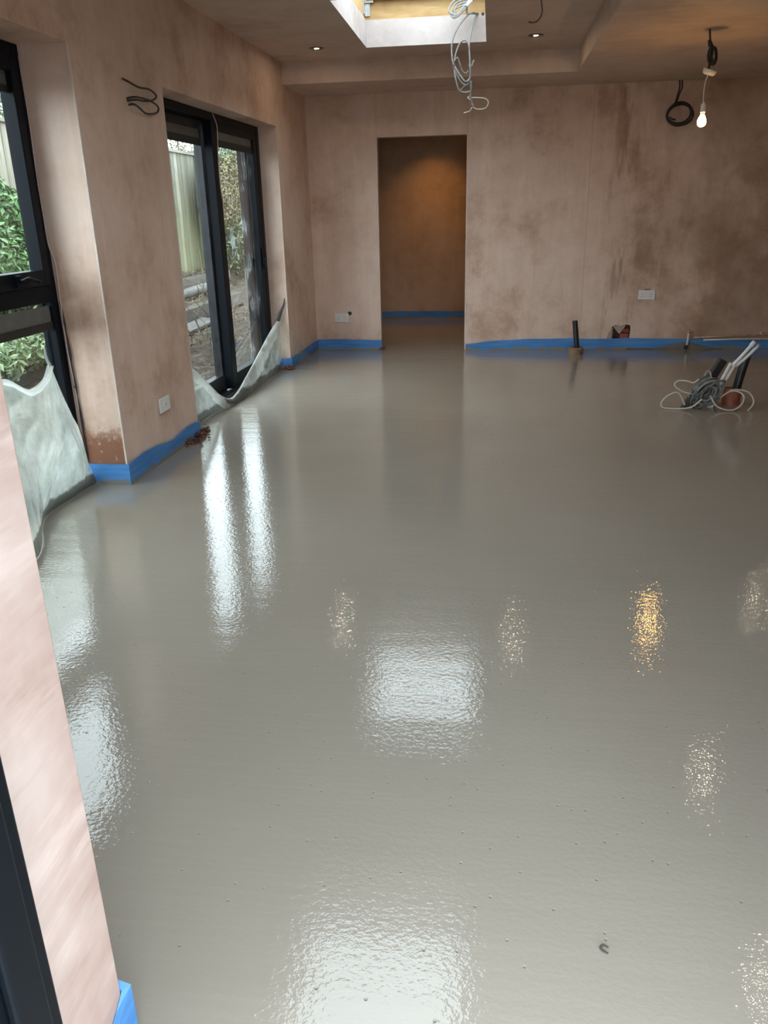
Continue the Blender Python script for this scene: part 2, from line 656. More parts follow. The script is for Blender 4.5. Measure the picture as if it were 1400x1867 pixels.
def spline(pts, n=8):
    """Catmull-Rom through pts"""
    P = [Vector(p) for p in pts]
    out = []
    for i in range(len(P) - 1):
        p0 = P[max(i - 1, 0)]
        p1, p2 = P[i], P[i + 1]
        p3 = P[min(i + 2, len(P) - 1)]
        for k in range(n):
            t = k / n
            out.append(0.5 * ((2 * p1) + (p2 - p0) * t + (2 * p0 - 5 * p1 + 4 * p2 - p3) * t * t
                              + (3 * p1 - p0 - 3 * p2 + p3) * t ** 3))
    out.append(P[-1])
    return out


def lerp_list(lst, t):
    """piecewise-linear lookup of equally spaced tuples"""
    k = t * (len(lst) - 1)
    i = min(int(k), len(lst) - 2)
    f = k - i
    return Vector(lst[i]) * (1 - f) + Vector(lst[i + 1]) * f


# ================================================================== STRUCTURE
# floor: wet screed through the room, the doorway and the hall
mb = MB()
mb.add([(-2.36, YF0, 0), (XR, YF0, 0), (XR, YB + 0.12, 0), (-2.36, YB + 0.12, 0)], [(0, 1, 2, 3)])
mb.add([(-2.4, YB + 0.12, 0), (1.0, YB + 0.12, 0), (1.0, 11.36, 0), (-2.4, 11.36, 0)], [(0, 1, 2, 3)])
mb.box(-2.36, XR, YF0, 11.36, -0.12, -0.002)
tag(mb.build('floor', 'screed', base=(0, 0, 0)), 'glossy wet grey screed floor across the whole room', 'floor', kind='structure')

# left wall with its two openings
T = 0.36
ZT = 3.02
mb = MB()
mb.lbox(0, T, YF1 - 0.3, W1[0], -0.1, ZT)
mb.lbox(0, T, W1[0], W1[1], W1[2], ZT)
mb.lbox(0, T, W1[1], W2[0], -0.1, ZT)
mb.lbox(0, T, W2[0], W2[1], W2[2], ZT)
mb.lbox(0, T, W2[1], YB + 0.12, -0.1, ZT)
wlft = bevel(tag(mb.build('wall_left', 'plaster_left', base=(0, 0, 0)), 'pink plastered left wall with window and sliding door openings', 'wall', kind='structure'), 0.004)

# galvanised-and-skimmed angle beads show paler on the arrises
plain('bead_plaster', (0.66, 0.55, 0.485), 0.6, 0, 0.12, 12)
for (by, s0, ztop) in ((W1[1], -1, W1[2]), (W2[0], 1, W2[2]), (W2[1], -1, W2[2])):
    mb = MB()
    mb.lbox(-.0012, .0006, by + (0 if s0 < 0 else -.007), by + (.007 if s0 < 0 else 0), .10, ztop)
    mb.lbox(-.0012, .007, by + (-.0012 if s0 < 0 else -.0006), by + (.0006 if s0 < 0 else .0012), .10, ztop)
    mb.build('corner_bead', 'bead_plaster', wlft)

# back wall: doorway and a ragged hole knocked through above the edging strip
DX0, DX1, DH = -1.152, -0.258, 2.090
hole = []
rng = random.Random(3)
for (hx, hz) in [(1.225, 0.105), (1.232, 0.150), (1.250, 0.190), (1.262, 0.205), (1.268, 0.232), (1.300, 0.245), (1.33, 0.236), (1.37, 0.243),
                 (1.41, 0.250), (1.447, 0.240), (1.452, 0.20), (1.447, 0.16), (1.45, 0.125), (1.440, 0.103), (1.38, 0.098), (1.30, 0.10)]:
    hole.append(Vector((hx + rng.uniform(-.004, .004), YB, hz + rng.uniform(-.003, .003))))
outer = [(-2.34, -0.1), (DX0, -0.1), (DX0, DH), (DX1, DH), (DX1, -0.1), (XR, -0.1), (XR, ZT), (-2.34, ZT)]
outer = [Vector((x, YB, z)) for x, z in outer]
tess = tessellate_polygon([[Vector((p.x, p.z, 0)) for p in outer], [Vector((p.x, p.z, 0)) for p in hole]])
mb = MB()
allp = outer + hole
faces = []
for t in tess:
    a, b, c = (allp[i] for i in t)
    nrm = (b - a).cross(c - a)
    faces.append(tuple(t) if nrm.y < 0 else tuple(reversed(t)))
mb.add(allp, faces)
YB2 = YB + 0.115
back = [(p.x, YB2, p.z) for p in outer]
no = len(outer)
mb.add([tuple(p) for p in outer] + back, [(i, i + no, (i + 1) % no + no, (i + 1) % no) for i in range(no)])
t2 = tessellate_polygon([[Vector((p.x, p.z, 0)) for p in outer]])
mb.add(back, [tuple(t) for t in t2])
wb = tag(mb.build('wall_back', 'plaster_back', base=(0, 0, 0)), 'pink plastered back wall with open doorway and brown damp patches', 'wall', kind='structure')
for x0, x1 in ((DX0 - .008, DX0 + .0012), (DX1 - .0012, DX1 + .008)):
    MB().box(x0, x1, YB - .0012, YB + .008, .08, DH).build('corner_bead', 'bead_plaster', wb)
# the hole's cavity
mb = MB()
nh = len(hole)
ins = [(1.34 + (p.x - 1.34) * 0.94, YB + 0.085, 0.17 + (p.z - 0.17) * 0.92) for p in hole]
mb.add([tuple(p) for p in hole] + ins, [(i, (i + 1) % nh, (i + 1) % nh + nh, i + nh) for i in range(nh)])
mb.add(ins, [tuple(range(nh))])
mb.build('hole_cavity', 'brick_dark', wb)
mb = MB()
mb.hexa([(1.275, YB - .004, .232), (1.40, YB - .012, .238), (1.345, YB - .02, .165), (1.335, YB - .018, .162),
         (1.275, YB + .008, .236), (1.40, YB + .002, .242), (1.348, YB - .008, .168), (1.338, YB - .006, .165)])
tag(mb.build('loose_flake', 'plaster_flake', wb), 'loose grey flake hanging in the hole')
mb = MB()
mb.hexa([(1.215, YB - .006, .10), (1.262, YB - .01, .10), (1.268, YB - .006, .205), (1.240, YB - .006, .178),
         (1.215, YB + .004, .10), (1.262, YB + .004, .10), (1.268, YB + .004, .208), (1.240, YB + .004, .178)])
mb.build('loose_flake', 'plaster_flake', wb)
mb = MB()
for bx, bz, bw, bh in ((1.355, .102, .085, .055), (1.36, .166, .08, .04)):
    mb2 = MB()
    mb2.box(bx, bx + bw, YB + .025, YB + .09, bz, bz + bh)
    mb2.build('brick', 'terracotta', wb)

# right wall and front wall
mb = MB()
mb.box(XR, XR + 0.3, YF0, YB + 0.115, -0.1, ZT)
tag(mb.build('wall_right', 'plaster_back', base=(0, 0, 0)), 'pink plastered right wall outside the picture', 'wall', kind='structure')
OX0, OX1, OH = -0.62, 0.80, 2.15
mb = MB()
mb.box(-2.42, OX0, YF0, YF1, -0.1, ZT)
mb.box(OX1, XR + 0.3, YF0, YF1, -0.1, ZT)
mb.box(OX0, OX1, YF0, YF1, OH, ZT)
bevel(tag(mb.build('wall_front', 'plaster_front', base=(0, 0, 0)), 'bright pale pink plastered jamb of the opening nearest the camera', 'wall', kind='structure'), 0.004)

# ceiling: raised middle with two roof light wells, lower margin at the back and right
mb = MB()
xl_ = -2.34
mb.box(XBULK, XR + 0.3, YF0, YB + .115, ZC, ZT)
mb.box(xl_, XBULK, YBULK, YB + .115, ZC, ZT)
yy = [YF0 + .02, SK[1][0], SK[1][1], SK[0][0], SK[0][1], YBULK]
ZP = 2.85
mb.box(xl_, SKX[0], yy[0], YBULK, ZU, ZP)
mb.box(SKX[1], XBULK, yy[0], YBULK, ZU, ZP)
mb.box(SKX[0], SKX[1], yy[0], yy[1], ZU, ZP)
mb.box(SKX[0], SKX[1], yy[2], yy[3], ZU, ZP)
mb.box(SKX[0], SKX[1], yy[4], YBULK, ZU, ZP)
cl = tag(mb.build('ceiling', 'plaster_ceiling', base=(0, 0, 0)), 'plastered ceiling with a raised middle and dropped margins', 'ceiling', kind='structure')
mb = MB()
for (a, b) in SK:                       # skim on the four sides of each well, 8 mm thick
    e = 0.008
    mb.box(SKX[0], SKX[1], b - e, b, ZU - .001, ZP)
    mb.box(SKX[0], SKX[1], a, a + e, ZU - .001, ZP)
    mb.box(SKX[0], SKX[0] + e, a + e, b - e, ZU - .001, ZP)
    mb.box(SKX[1] - e, SKX[1], a + e, b - e, ZU - .001, ZP)
mb.build('well_lining', 'plaster_well', cl)
# roof deck above
mb = MB()
mb.box(xl_, SKX[0] - .05, YF0, YBULK, ZP + .002, ZT + .02)
mb.box(SKX[1] + .05, XBULK, YF0, YBULK, ZP + .002, ZT + .02)
mb.box(SKX[0] - .05, SKX[1] + .05, YF0, yy[1] - .05, ZP + .002, ZT + .02)
mb.box(SKX[0] - .05, SKX[1] + .05, yy[2] + .05, yy[3] - .05, ZP + .002, ZT + .02)
mb.box(SKX[0] - .05, SKX[1] + .05, yy[4] + .05, YBULK, ZP + .002, ZT + .02)
mb.box(-2.5, SKX[0] - .05, YF0 - .1, YB + .2, ZT + .02, ZT + .06)
mb.box(SKX[1] + .05, XR + .4, YF0 - .1, YB + .2, ZT + .02, ZT + .06)
mb.build('roof_deck', 'roof_felt', cl)


def rooflight(n, y0, y1, label):
    r = thing('window_%d' % n, ((SKX[0] + SKX[1]) / 2, (y0 + y1) / 2, ZP), label, 'rooflight', kind='structure')
    zt = 3.09
    x0, x1 = SKX
    for bx in ((x0 - .05, x1 + .05, y1, y1 + .05), (x0 - .05, x1 + .05, y0 - .05, y0), (x0 - .05, x0, y0, y1), (x1, x1 + .05, y0, y1)):
        mb = MB()
        mb.box(bx[0], bx[1], bx[2], bx[3], ZP + .001, zt)
        mb.build('timber_trimmer', 'pine', r)
    mb = MB()
    for bx in ((x0 + .02, x1 - .02, y1 - .05, y1 - .004), (x0 + .02, x1 - .02, y0 + .004, y0 + .05)):
        mb.box(*bx, 2.985, 3.03)
    mb.build('glazing_frame', 'red_timber', r)
    mb = MB()
    for bx in ((x0 - .07, x1 + .07, y1 - .0, y1 + .07), (x0 - .07, x1 + .07, y0 - .07, y0), (x0 - .07, x0, y0, y1), (x1, x1 + .07, y0, y1)):
        mb.box(*bx, zt, zt + .05)
    mb.build('cap_frame', 'frame_black', r)
    mb = MB()
    mb.box(x0 - .02, x1 + .02, y0 - .02, y1 + .02, zt + .02, zt + .032)
    mb.build('pane', 'pane_glass', r)
    # galvanised joist hanger in the far left corner
    hg = MB()
    hg.box(x0 + .0, x0 + .045, y1 - .012, y1 - .001, 2.875, 2.985)
    hg.box(x0 + .001, x0 + .006, y1 - .09, y1 - .012, 2.88, 2.97)
    hg.box(x0 + .0, x0 + .075, y1 - .03, y1 - .001, 2.965, 2.985)
    tag(hg.build('joist_hanger', 'steel', r), 'galvanised steel joist hanger')
    return r


rooflight(2, *SK[0], 'open timber-trimmed roof light in the raised ceiling')
rooflight(3, *SK[1], 'second roof light, nearer the camera and above the frame')

# hall behind the doorway
mb = MB()
mb.box(-2.4, 1.0, 11.30, 11.42, -0.1, 2.6)
tag(mb.build('wall_hall', 'plaster_hall', base=(0, 0, 0)), 'brown plastered hall wall seen through the doorway', 'wall', kind='structure')
mb = MB()
mb.box(-2.5, -2.4, YB2, 11.42, -0.1, 2.6)
mb.box(1.0, 1.1, YB2, 11.42, -0.1, 2.6)
tag(mb.build('wall_hall_side', 'plaster_hall', base=(0, 0, 0)), 'plastered side walls of the hall behind the doorway', 'wall', kind='structure')
mb = MB()
HX, HY, HR = -.74, 10.75, .045
mb.box(-2.5, HX - HR, YB2, 11.42, 2.475, 2.6)
mb.box(HX + HR, 1.1, YB2, 11.42, 2.475, 2.6)
mb.box(HX - HR, HX + HR, YB2, HY - HR, 2.475, 2.6)
mb.box(HX - HR, HX + HR, HY + HR, 11.42, 2.475, 2.6)
tag(mb.build('ceiling_hall', 'plaster_hall', base=(0, 0, 0)), 'low plastered hall ceiling behind the doorway', 'ceiling', kind='structure')

# ================================================================== WINDOW 1 (left, near): fixed lower pane, opening upper sash
w1 = thing('window_1', (XL(3) - .28, 3.0, 0), 'black framed window with a mid transom in the left wall', 'window', kind='structure')
D0, D1 = 0.25, 0.325
y0, y1, zh = W1
mb = MB()
mb.lbox(D0, D1, y1 - .065, y1, 0.0, zh)
mb.lbox(D0, D1, y0, y0 + .065, 0.0, zh)
mb.lbox(D0, D1, y0 + .065, y1 - .065, zh - .07, zh)
mb.lbox(D0, D1, y0 + .065, y1 - .065, 0.0, 0.10)
bevel(mb.build('frame', 'frame_black', w1), .004)
mb = MB()
mb.lbox(D0, D1, y0 + .065, y1 - .065, 1.005, 1.09)
bevel(mb.build('transom', 'frame_black', w1), .004)
yc = 2.96
mb = MB()
mb.lbox(D0, D1, yc - .04, yc + .04, 0.10, 1.005)
mb.lbox(D0, D1, yc - .04, yc + .04, 1.09, zh - .07)
mb.build('mullion', 'frame_black', w1)
for (a, b) in ((y0 + .065, yc - .04), (yc + .04, y1 - .065)):
    up = MB()
    up.lbox(D0 - .018, D1 - .02, b - .055, b, 1.09, zh - .07)
    up.lbox(D0 - .018, D1 - .02, a, a + .055, 1.09, zh - .07)
    up.lbox(D0 - .018, D1 - .02, a + .055, b - .055, 1.09, 1.165)
    up.lbox(D0 - .018, D1 - .02, a + .055, b - .055, zh - .125, zh - .07)
    sash = bevel(up.build('opening_sash', 'frame_black', w1), .004)
    MB().lbox(.272, .290, a + .05, b - .05, 1.16, zh - .12).build('pane', 'pane_glass', sash)
    MB().lbox(.262, .271, a + .055, b - .055, zh - .185, zh - .125).build('vent_strip', 'vent_grey', sash)
    MB().lbox(.259, .271, a + .055, b - .055, zh - .215, zh - .185).build('vent_hood', 'gasket', sash)
    # espagnolette handle on the bottom rail
    hy = b - .30
    hd = MB()
    hd.lbox(D0 - .034, D0 - .018, hy - .022, hy + .022, 1.10, 1.155)
    hd.tube([(XL(hy) - D0 + .03, hy, 1.128), (XL(hy) - D0 + .058, hy, 1.130)], .010, 8)
    hd.tube(spline([(XL(hy) - D0 + .055, hy - .02, 1.126), (XL(hy) - D0 + .064, hy + .03, 1.137), (XL(hy) - D0 + .058, hy + .09, 1.128), (XL(hy) - D0 + .054, hy + .135, 1.118)], 4), .010, 8)
    tag(hd.build('handle', 'frame_black', sash), 'black window handle')
    MB().lbox(.285, .303, a, b, 0.10, 1.005).build('pane', 'pane_glass', w1)
    MB().lbox(.268, .284, a, b, 0.905, 0.985).build('vent_strip', 'vent_grey', w1)
    MB().lbox(.262, .284, a, b, 0.865, 0.905).build('vent_hood', 'gasket', w1)

# loose pink wire and torn gap tape running down the frame edge
pts = [(XL(4.0) - .243, 4.005, 2.12), (XL(4.0) - .240, 4.002, 1.85), (XL(4.0) - .243, 3.996, 1.6), (XL(4.0) - .236, 3.985, 1.42), (XL(4.0) - .24, 3.995, 1.28),
       (XL(4.0) - .228, 4.01, 1.18), (XL(4.0) - .236, 4.008, 0.9), (XL(4.0) - .232, 4.0, 0.72), (XL(4.0) - .226, 4.006, 0.5), (XL(4.0) - .232, 4.01, 0.3)]
mb = MB().tube(spline(pts, 5), .0035, 6)
tag(mb.build('loose_wire', 'pink_wire'), 'thin pale pink wire hanging beside the window frame by the pier', 'wire')
pts = [(XL(4.0) - .240, 4.016, 1.0), (XL(4.0) - .228, 4.010, 0.80), (XL(4.0) - .226, 4.008, 0.6), (XL(4.0) - .222, 4.012, 0.35), (XL(4.0) - .226, 4.014, 0.12)]
mb = MB().tube(spline(pts, 5), [.004 + .006 * (i % 4) / 4 for i in range(21)], 6)
tag(mb.build('sealing_strip', 'gasket'), 'black torn sealing strip between window frame and rusty pier foot', 'strip')

# ================================================================== DOOR 1: sliding door in the left wall
d1 = thing('door_1', (XL(6.3) - .22, 6.3, 0), 'black framed two-leaf sliding glass door in the left wall', 'sliding door', kind='structure')
y0, y1, zh = W2
F0, F1 = .165, .315
mb = MB()
mb.lbox(F0, F1, y0, y0 + .06, 0, zh)
mb.lbox(F0, F1, y1 - .075, y1, 0, zh)
mb.lbox(.236, F1, y1 - .19, y1 - .075, 0.035, zh - .055)
mb.lbox(F0, F1, y0 + .06, y1 - .075, zh - .055, zh)
bevel(mb.build('frame', 'frame_black', d1), .004)
mb = MB()
mb.lbox(F0 - .02, F1, y0 + .06, y1 - .075, -.0, .035)
mb.lbox(F0 + .01, F0 + .02, y0 + .06, y1 - .075, .035, .05)
mb.lbox(F0 + .09, F0 + .10, y0 + .06, y1 - .075, .035, .05)
tag(bevel(mb.build('track', 'frame_black_b', d1), .003), 'dark metal bottom track')


def leaf(a, b, da, db, gd, sa, sb, mat, gmat):
    mb = MB()
    mb.lbox(da, db, a, a + sa, .05, zh - .055)
    mb.lbox(da, db, b - sb, b, .05, zh - .055)
    mb.lbox(da, db, a + sa, b - sb, .05, .165)
    mb.lbox(da, db, a + sa, b - sb, zh - .115, zh - .055)
    lf = bevel(mb.build('sliding_leaf', mat, d1), .004)
    MB().lbox(gd, gd + .02, a + sa, b - sb, .16, zh - .11).build('pane', gmat, lf)
    MB().lbox(gd - .012, gd - .001, a + sa, b - sb, zh - .175, zh - .115).build('vent_strip', 'vent_grey', lf)
    MB().lbox(gd - .016, gd - .001, a + sa, b - sb, zh - .225, zh - .175).build('vent_hood', 'gasket', lf)
    return lf


leaf(y0 + .06, 6.40, .245, .31, .270, .09, .09, 'frame_black_b', 'pane_glass')
lf2 = leaf(6.335, y1 - .075, .168, .235, .195, .115, .10, 'frame_black', 'smeared_glass')
hd = MB()
hd.lbox(.158, .168, 7.37, 7.40, .94, 1.12)
hd.lbox(.140, .158, 7.375, 7.39, 1.00, 1.02)
hd.lbox(.130, .142, 7.372, 7.394, .95, 1.03)
tag(bevel(hd.build('pull_handle', 'frame_black', lf2), .003), 'black pull handle')
pts = [(XL(6.4) - .150, 6.34, 2.105), (XL(6.4) - .135, 6.375, 2.02), (XL(6.4) - .150, 6.39, 1.85), (XL(6.4) - .148, 6.375, 1.65), (XL(6.4) - .145, 6.40, 1.50), (XL(6.4) - .12, 6.455, 1.40)]
mb = MB().tube(spline(pts, 6), .004, 6)
tag(mb.build('loose_wire', 'pink_wire'), 'thin pale wire dangling over the sliding door stile', 'wire')

# ================================================================== DOOR 2: the frame in the near opening
d2 = thing('door_2', ((OX0 + OX1) / 2, .66, 0), 'black door frame in the opening nearest the camera', 'door frame', kind='structure')
mb = MB()
mb.box(OX0, OX0 + .05, .60, .728, 0, OH)
mb.box(OX0 + .05, OX0 + .066, .63, .69, 0, OH)
bevel(mb.build('jamb', 'frame_black', d2), .005)
mb = MB()
mb.box(OX1 - .05, OX1, .60, .728, 0, OH)
bevel(mb.build('jamb', 'frame_black', d2), .005)
mb = MB()
mb.box(OX0 + .05, OX1 - .05, .60, .728, OH - .06, OH)
mb.build('head', 'frame_black', d2)

# ================================================================== BLUE FOAM EDGING STRIPS
def edging(path, hfun, label, thick=0.010, seed=0, off=0.004, loose=1.0):
    """path: wall-face points (x, y) walked with the room on the right-hand side"""
    P = [Vector((x, y, 0)) for x, y in path]
    segs = []
    pts = []
    for i in range(len(P) - 1):
        n = max(2, int((P[i + 1] - P[i]).length / 0.03))
        for k in range(n):
            pts.append(P[i].lerp(P[i + 1], k / n))
    pts.append(P[-1])
    tot = 0
    acc = [0]
    for i in range(1, len(pts)):
        tot += (pts[i] - pts[i - 1]).length
        acc.append(tot)
    verts, faces = [], []
    for i, p in enumerate(pts):
        t1 = (pts[i] - pts[i - 1]).normalized() if i > 0 else (pts[1] - pts[0]).normalized()
        t2 = (pts[i + 1] - pts[i]).normalized() if i < len(pts) - 1 else t1
        n1, n2 = Vector((t1.y, -t1.x, 0)), Vector((t2.y, -t2.x, 0))
        nn = (n1 + n2)
        nn = nn / max(0.3, nn.dot(n1))
        wob = noise.noise((acc[i] * 3.1 + seed * 17, seed, 0))
        wob2 = noise.noise((acc[i] * 8 + seed * 5, 3.3, 0))
        h = hfun(acc[i] / tot) + wob * .009 + wob2 * .004
        lean = (.004 + max(0, noise.noise((acc[i] * 2.3, seed, 9))) * .016) * loose
        a = p + nn * off
        b = p + nn * (off + thick)
        c = p + nn * (off + thick + lean * .6)
        q0, q1 = p + nn * (off + lean), p + nn * (off + thick + lean)
        verts += [(a.x, a.y, -.01), (q0.x, q0.y, h), (q1.x, q1.y, h + .001), (c.x, c.y, h * .5), (b.x, b.y, -.01)]
    for i in range(len(pts) - 1):
        for j in range(4):
            faces.append((i * 5 + j, i * 5 + j + 1, (i + 1) * 5 + j + 1, (i + 1) * 5 + j))
        faces.append((i * 5 + 4, i * 5, (i + 1) * 5, (i + 1) * 5 + 4))
    e = (len(pts) - 1) * 5
    faces += [(4, 3, 2, 1, 0), (e, e + 1, e + 2, e + 3, e + 4)]
    mb = MB()
    mb.add(verts, faces)
    o = mb.build('foam_edging_strip', 'foam')
    return tag(o, label, 'edging strip', 'blue foam edging strips at the foot of the walls')


def hl(*v):
    return lambda t: lerp_list([(x, 0, 0) for x in v], t).x


edging([(XL(4.02) - .235, W1[1]), (XL(4.02), W1[1]), (XL(5.08), W2[0]), (XL(5.08) - .02, W2[0] + .0)][:3], hl(.12, .12, .122, .115, .09, .105, .095),
       'blue foam edging strip wrapped round the foot of the left pier', seed=1)
edging([(XL(W2[1]) - .16, W2[1] - .0), (XL(W2[1]), W2[1]), (XL(YB), YB), (DX0 + .005, YB)], hl(.10, .10, .10, .10, .105, .11, .108, .112, .112, .108, .10),
       'blue foam edging strip turning the back left corner to the doorway', seed=2)
edging([(DX1 + .012, YB), (XR - .03, YB)], hl(.055, .09, .105, .112, .112, .105, .112, .115, .105, .10, .105, .095, .09, .10, .1, .1, .1, .1, .1, .1),
       'long blue foam edging strip along the back wall right of the doorway', seed=3)
edging([(-2.3, 11.30), (0.9, 11.30)], hl(.095, .095, .095, .095), 'blue foam edging strip in the dim hall beyond the doorway', seed=4)
edging([(OX0 - .25, YF1), (OX0, YF1), (OX0, .83)][::-1], hl(.06, .09, .135, .15, .14, .14), 'short blue foam edging strip by the nearest jamb, bottom left corner', seed=5, thick=.012, off=.0006, loose=.15)

# mortar smeared on the strip beside the copper pipes
mb = MB()
vs = []
nx = 28
for i in range(nx + 1):
    t = i / nx
    x = 1.42 + t * .95
    hgt = .010 + .060 * math.exp(-((t - .62) / .22) ** 2) + .012 * noise.noise((x * 9, 0, 0))
    hgt = max(.006, hgt * (1 if t < .9 else (1 - t) / .1))
    for j, (fy, fz) in enumerate(((.022, 1.0), (.030, .62), (.045, .22), (.075, -.03))):
        vs.append((x, YB - fy - .006 * noise.noise((x * 12, j, 0)), hgt * fz))
mb.add(vs, [(i * 4 + j, i * 4 + j + 1, (i + 1) * 4 + j + 1, (i + 1) * 4 + j) for i in range(nx) for j in range(3)], True)
tag(mb.build('screed_splash', 'mortar_smear'), 'dark screed splashed up the blue strip below the copper pipes', 'splash')

# ================================================================== POLYTHENE SHEETS
def sheet(name, top, bot, mid, nu, nv, amp, seed, mat, parent, peak):
    verts, faces = [], []
    ts, bs, ms = spline(top, 10), spline(bot, 10), spline(mid, 10)

    def at(lst, t):
        k = t * (len(lst) - 1)
        i = min(int(k), len(lst) - 2)
        return lst[i].lerp(lst[i + 1], k - i)
    for i in range(nu + 1):
        u = i / nu
        a, b, c = at(ts, u), at(bs, u), at(ms, u)
        for j in range(nv + 1):
            v = j / nv
            p = a * (1 - v) ** 2 + c * 2 * v * (1 - v) + b * v * v
            env = math.sin(math.pi * min(1, v * 1.05 + .04)) ** .6 if v < .98 else .1
            dy, dz = p.y - peak[0], p.z - peak[1]
            ang, dist = math.atan2(dy, -dz + .03), math.hypot(dy, dz)
            fan = 1 - 2 * abs(noise.noise((ang * 3.4, dist * 2.4, seed))) ** .75
            fine = 1 - 2 * abs(noise.noise((ang * 8, dist * 5, seed + 3))) ** .8
            soft = noise.noise((p.y * 3.2, p.z * 2.4, seed + 5))
            p = p + Vector((1, -.2, 0)) * amp * env * (min(1, dist * 2.2) * (.55 * fan + .22 * fine) + .45 * soft)
            p.z = max(p.z, .003)
            verts.append(p)
    for i in range(nu):
        for j in range(nv):
            faces.append((i * (nv + 1) + j, (i + 1) * (nv + 1) + j, (i + 1) * (nv + 1) + j + 1, i * (nv + 1) + j + 1))
    mb = MB()
    mb.add(verts, faces, True)
    return mb.build(name, mat, parent)


def LP(y, d, z):
    return (XL(y) - d, y, z)


ps = thing('polythene_sheet', LP(3.6, .15, 0), 'cloudy polythene sheet draped over the sill of the nearer window', 'plastic sheet', 'polythene sheets over the sills')
top = [LP(2.5, .235, .62), LP(3.0, .235, .66), LP(3.30, .23, .70), LP(3.405, .225, .715), LP(3.53, .20, .64), LP(3.65, .19, .66), LP(3.775, .215, .715), LP(3.83, .215, .60), LP(3.90, .21, .42), LP(3.97, .20, .16), LP(4.0, .19, .03)]
bot = [(-1.95, 2.4, .003), (-1.94, 2.75, .003), (-1.955, 2.98, .003), (-2.02, 3.15, .003), (-2.13, 3.35, .003), (-2.19, 3.5, .003), (-2.20, 3.62, .003), (-2.19, 3.74, .003), (-2.19, 3.84, .003), (-2.19, 3.93, .003), (-2.18, 4.0, .003)]
mid = [LP(2.5, .06, .36), LP(2.95, .05, .36), LP(3.15, .05, .36), LP(3.3, .09, .36), LP(3.44, .09, .34), LP(3.57, .09, .34), LP(3.70, .10, .36), LP(3.79, .12, .30), LP(3.87, .14, .2), LP(3.95, .17, .08), LP(4.0, .19, .016)]
sheet('film', top, bot, mid, 190, 60, .036, 2.0, 'polythene', ps, (3.775, .74))
hem = [Vector(p) + Vector((.012, 0, 0)) for p in spline(top[:7], 6)]
mb = MB()
hv, hf = [], []
for i, p in enumerate(hem):
    wv = .030 + .016 * noise.noise((i * .35, 2, 1))
    for k, (dx, dz) in enumerate(((0, 0), (.014, -wv * .4), (.006, -wv))):
        hv.append((p.x + dx, p.y, p.z + dz))
for i in range(len(hem) - 1):
    for k in range(2):
        hf.append((i * 3 + k, (i + 1) * 3 + k, (i + 1) * 3 + k + 1, i * 3 + k + 1))
mb.add(hv, hf, True)
mb.build('folded_hem', 'polythene_fold', ps)
mb = MB()
tp = [LP(3.775, .205, .70), LP(3.785, .225, .74), LP(3.79, .232, .80)]
mb.tube(spline(tp, 4), [.018, .018, .017, .016, .015, .014, .012, .010, .008], 6, flat=.25)
tag(mb.build('tape', 'vent_grey', ps), 'grey tape holding the sheet to the frame')

ps2 = thing('polythene_sheet', LP(6.2, .08, 0), 'white polythene sheet swagged across the foot of the sliding door', 'plastic sheet', 'polythene sheets over the sills')
top = [LP(5.10, .10, .55), LP(5.324, .10, .406), LP(5.55, .10, .272), LP(5.78, .095, .12), LP(5.95, .075, .055), LP(6.17, .075, .075), LP(6.42, .085, .135), LP(6.65, .09, .20), LP(6.92, .095, .285), LP(7.19, .10, .37), LP(7.46, .085, .47)]
bot = [LP(5.10, .11, .003), LP(5.35, .11, .003), LP(5.55, .11, .003), LP(5.74, .10, .003), LP(5.93, .05, .003), LP(6.15, .02, .003), LP(6.42, .035, .003), LP(6.68, .05, .003), LP(6.92, .06, .003), LP(7.15, .06, .003), LP(7.40, .075, .003)]
mid = [(Vector(a) + Vector(b)) / 2 + Vector((.03, 0, 0)) for a, b in zip(top, bot)]
sheet('film', top, bot, mid, 190, 34, .026, 6.0, 'polythene', ps2, (7.48, .52))
# the gathered upper edge: a loose double fold hanging forward
fold_top = spline(top, 8)
mb = MB()
fv, ff = [], []
for i, p in enumerate(fold_top):
    t = i / (len(fold_top) - 1)
    wv = .085 + .035 * noise.noise((t * 9, 1, 4))
    if t > .42:
        wv += .075 * math.sin(math.pi * (t - .42) / .58)
    sl = min(1.0, p.z / .09)
    wv = min(wv, p.z * .95 + .01)
    pl = .016 * noise.noise((t * 30, 7, 2))
    for k, (dx, dz) in enumerate(((-.012, -.01), (.004, .004), (.026 + pl, -wv * .3), (.034 - pl, -wv * .65), (.022 + pl * 2, -wv))):
        fv.append((p.x + dx, p.y + .10 * k * (dz if dz < 0 else 0), max(.006, p.z + dz)))
for i in range(len(fold_top) - 1):
    for k in range(4):
        ff.append((i * 5 + k, (i + 1) * 5 + k, (i + 1) * 5 + k + 1, i * 5 + k + 1))
mb.add(fv, ff, True)
mb.build('gathered_fold', 'polythene_fold', ps2)
mb = MB()
tp = [LP(7.44, .085, .46), LP(7.47, .06, .53), LP(7.50, .03, .60), LP(7.505, .02, .66)]
mb.tube(spline(tp, 4), [.03, .03, .028, .026, .024, .02, .017, .014, .012, .010, .008, .006, .005], 6, flat=.3)
tag(mb.build('tape', 'vent_grey', ps2), 'grey tape end stuck to the reveal')
fl = []
A, B_, Cc = Vector(LP(7.47, .06, .55)), Vector(LP(7.44, .05, .01)), Vector(LP(8.05, -.05, .01))
nn = 10
idx = {}
for i in range(nn + 1):
    for j in range(nn + 1 - i):
        s, t = i / nn, j / nn
        p = A * (1 - s - t) + B_ * s + Cc * t + Vector((.02, 0, 0)) * (noise.noise((s * 5, t * 5, 1)) + math.sin(3.1 * t))
        idx[i, j] = len(fl)
        fl.append(p)
ff = []
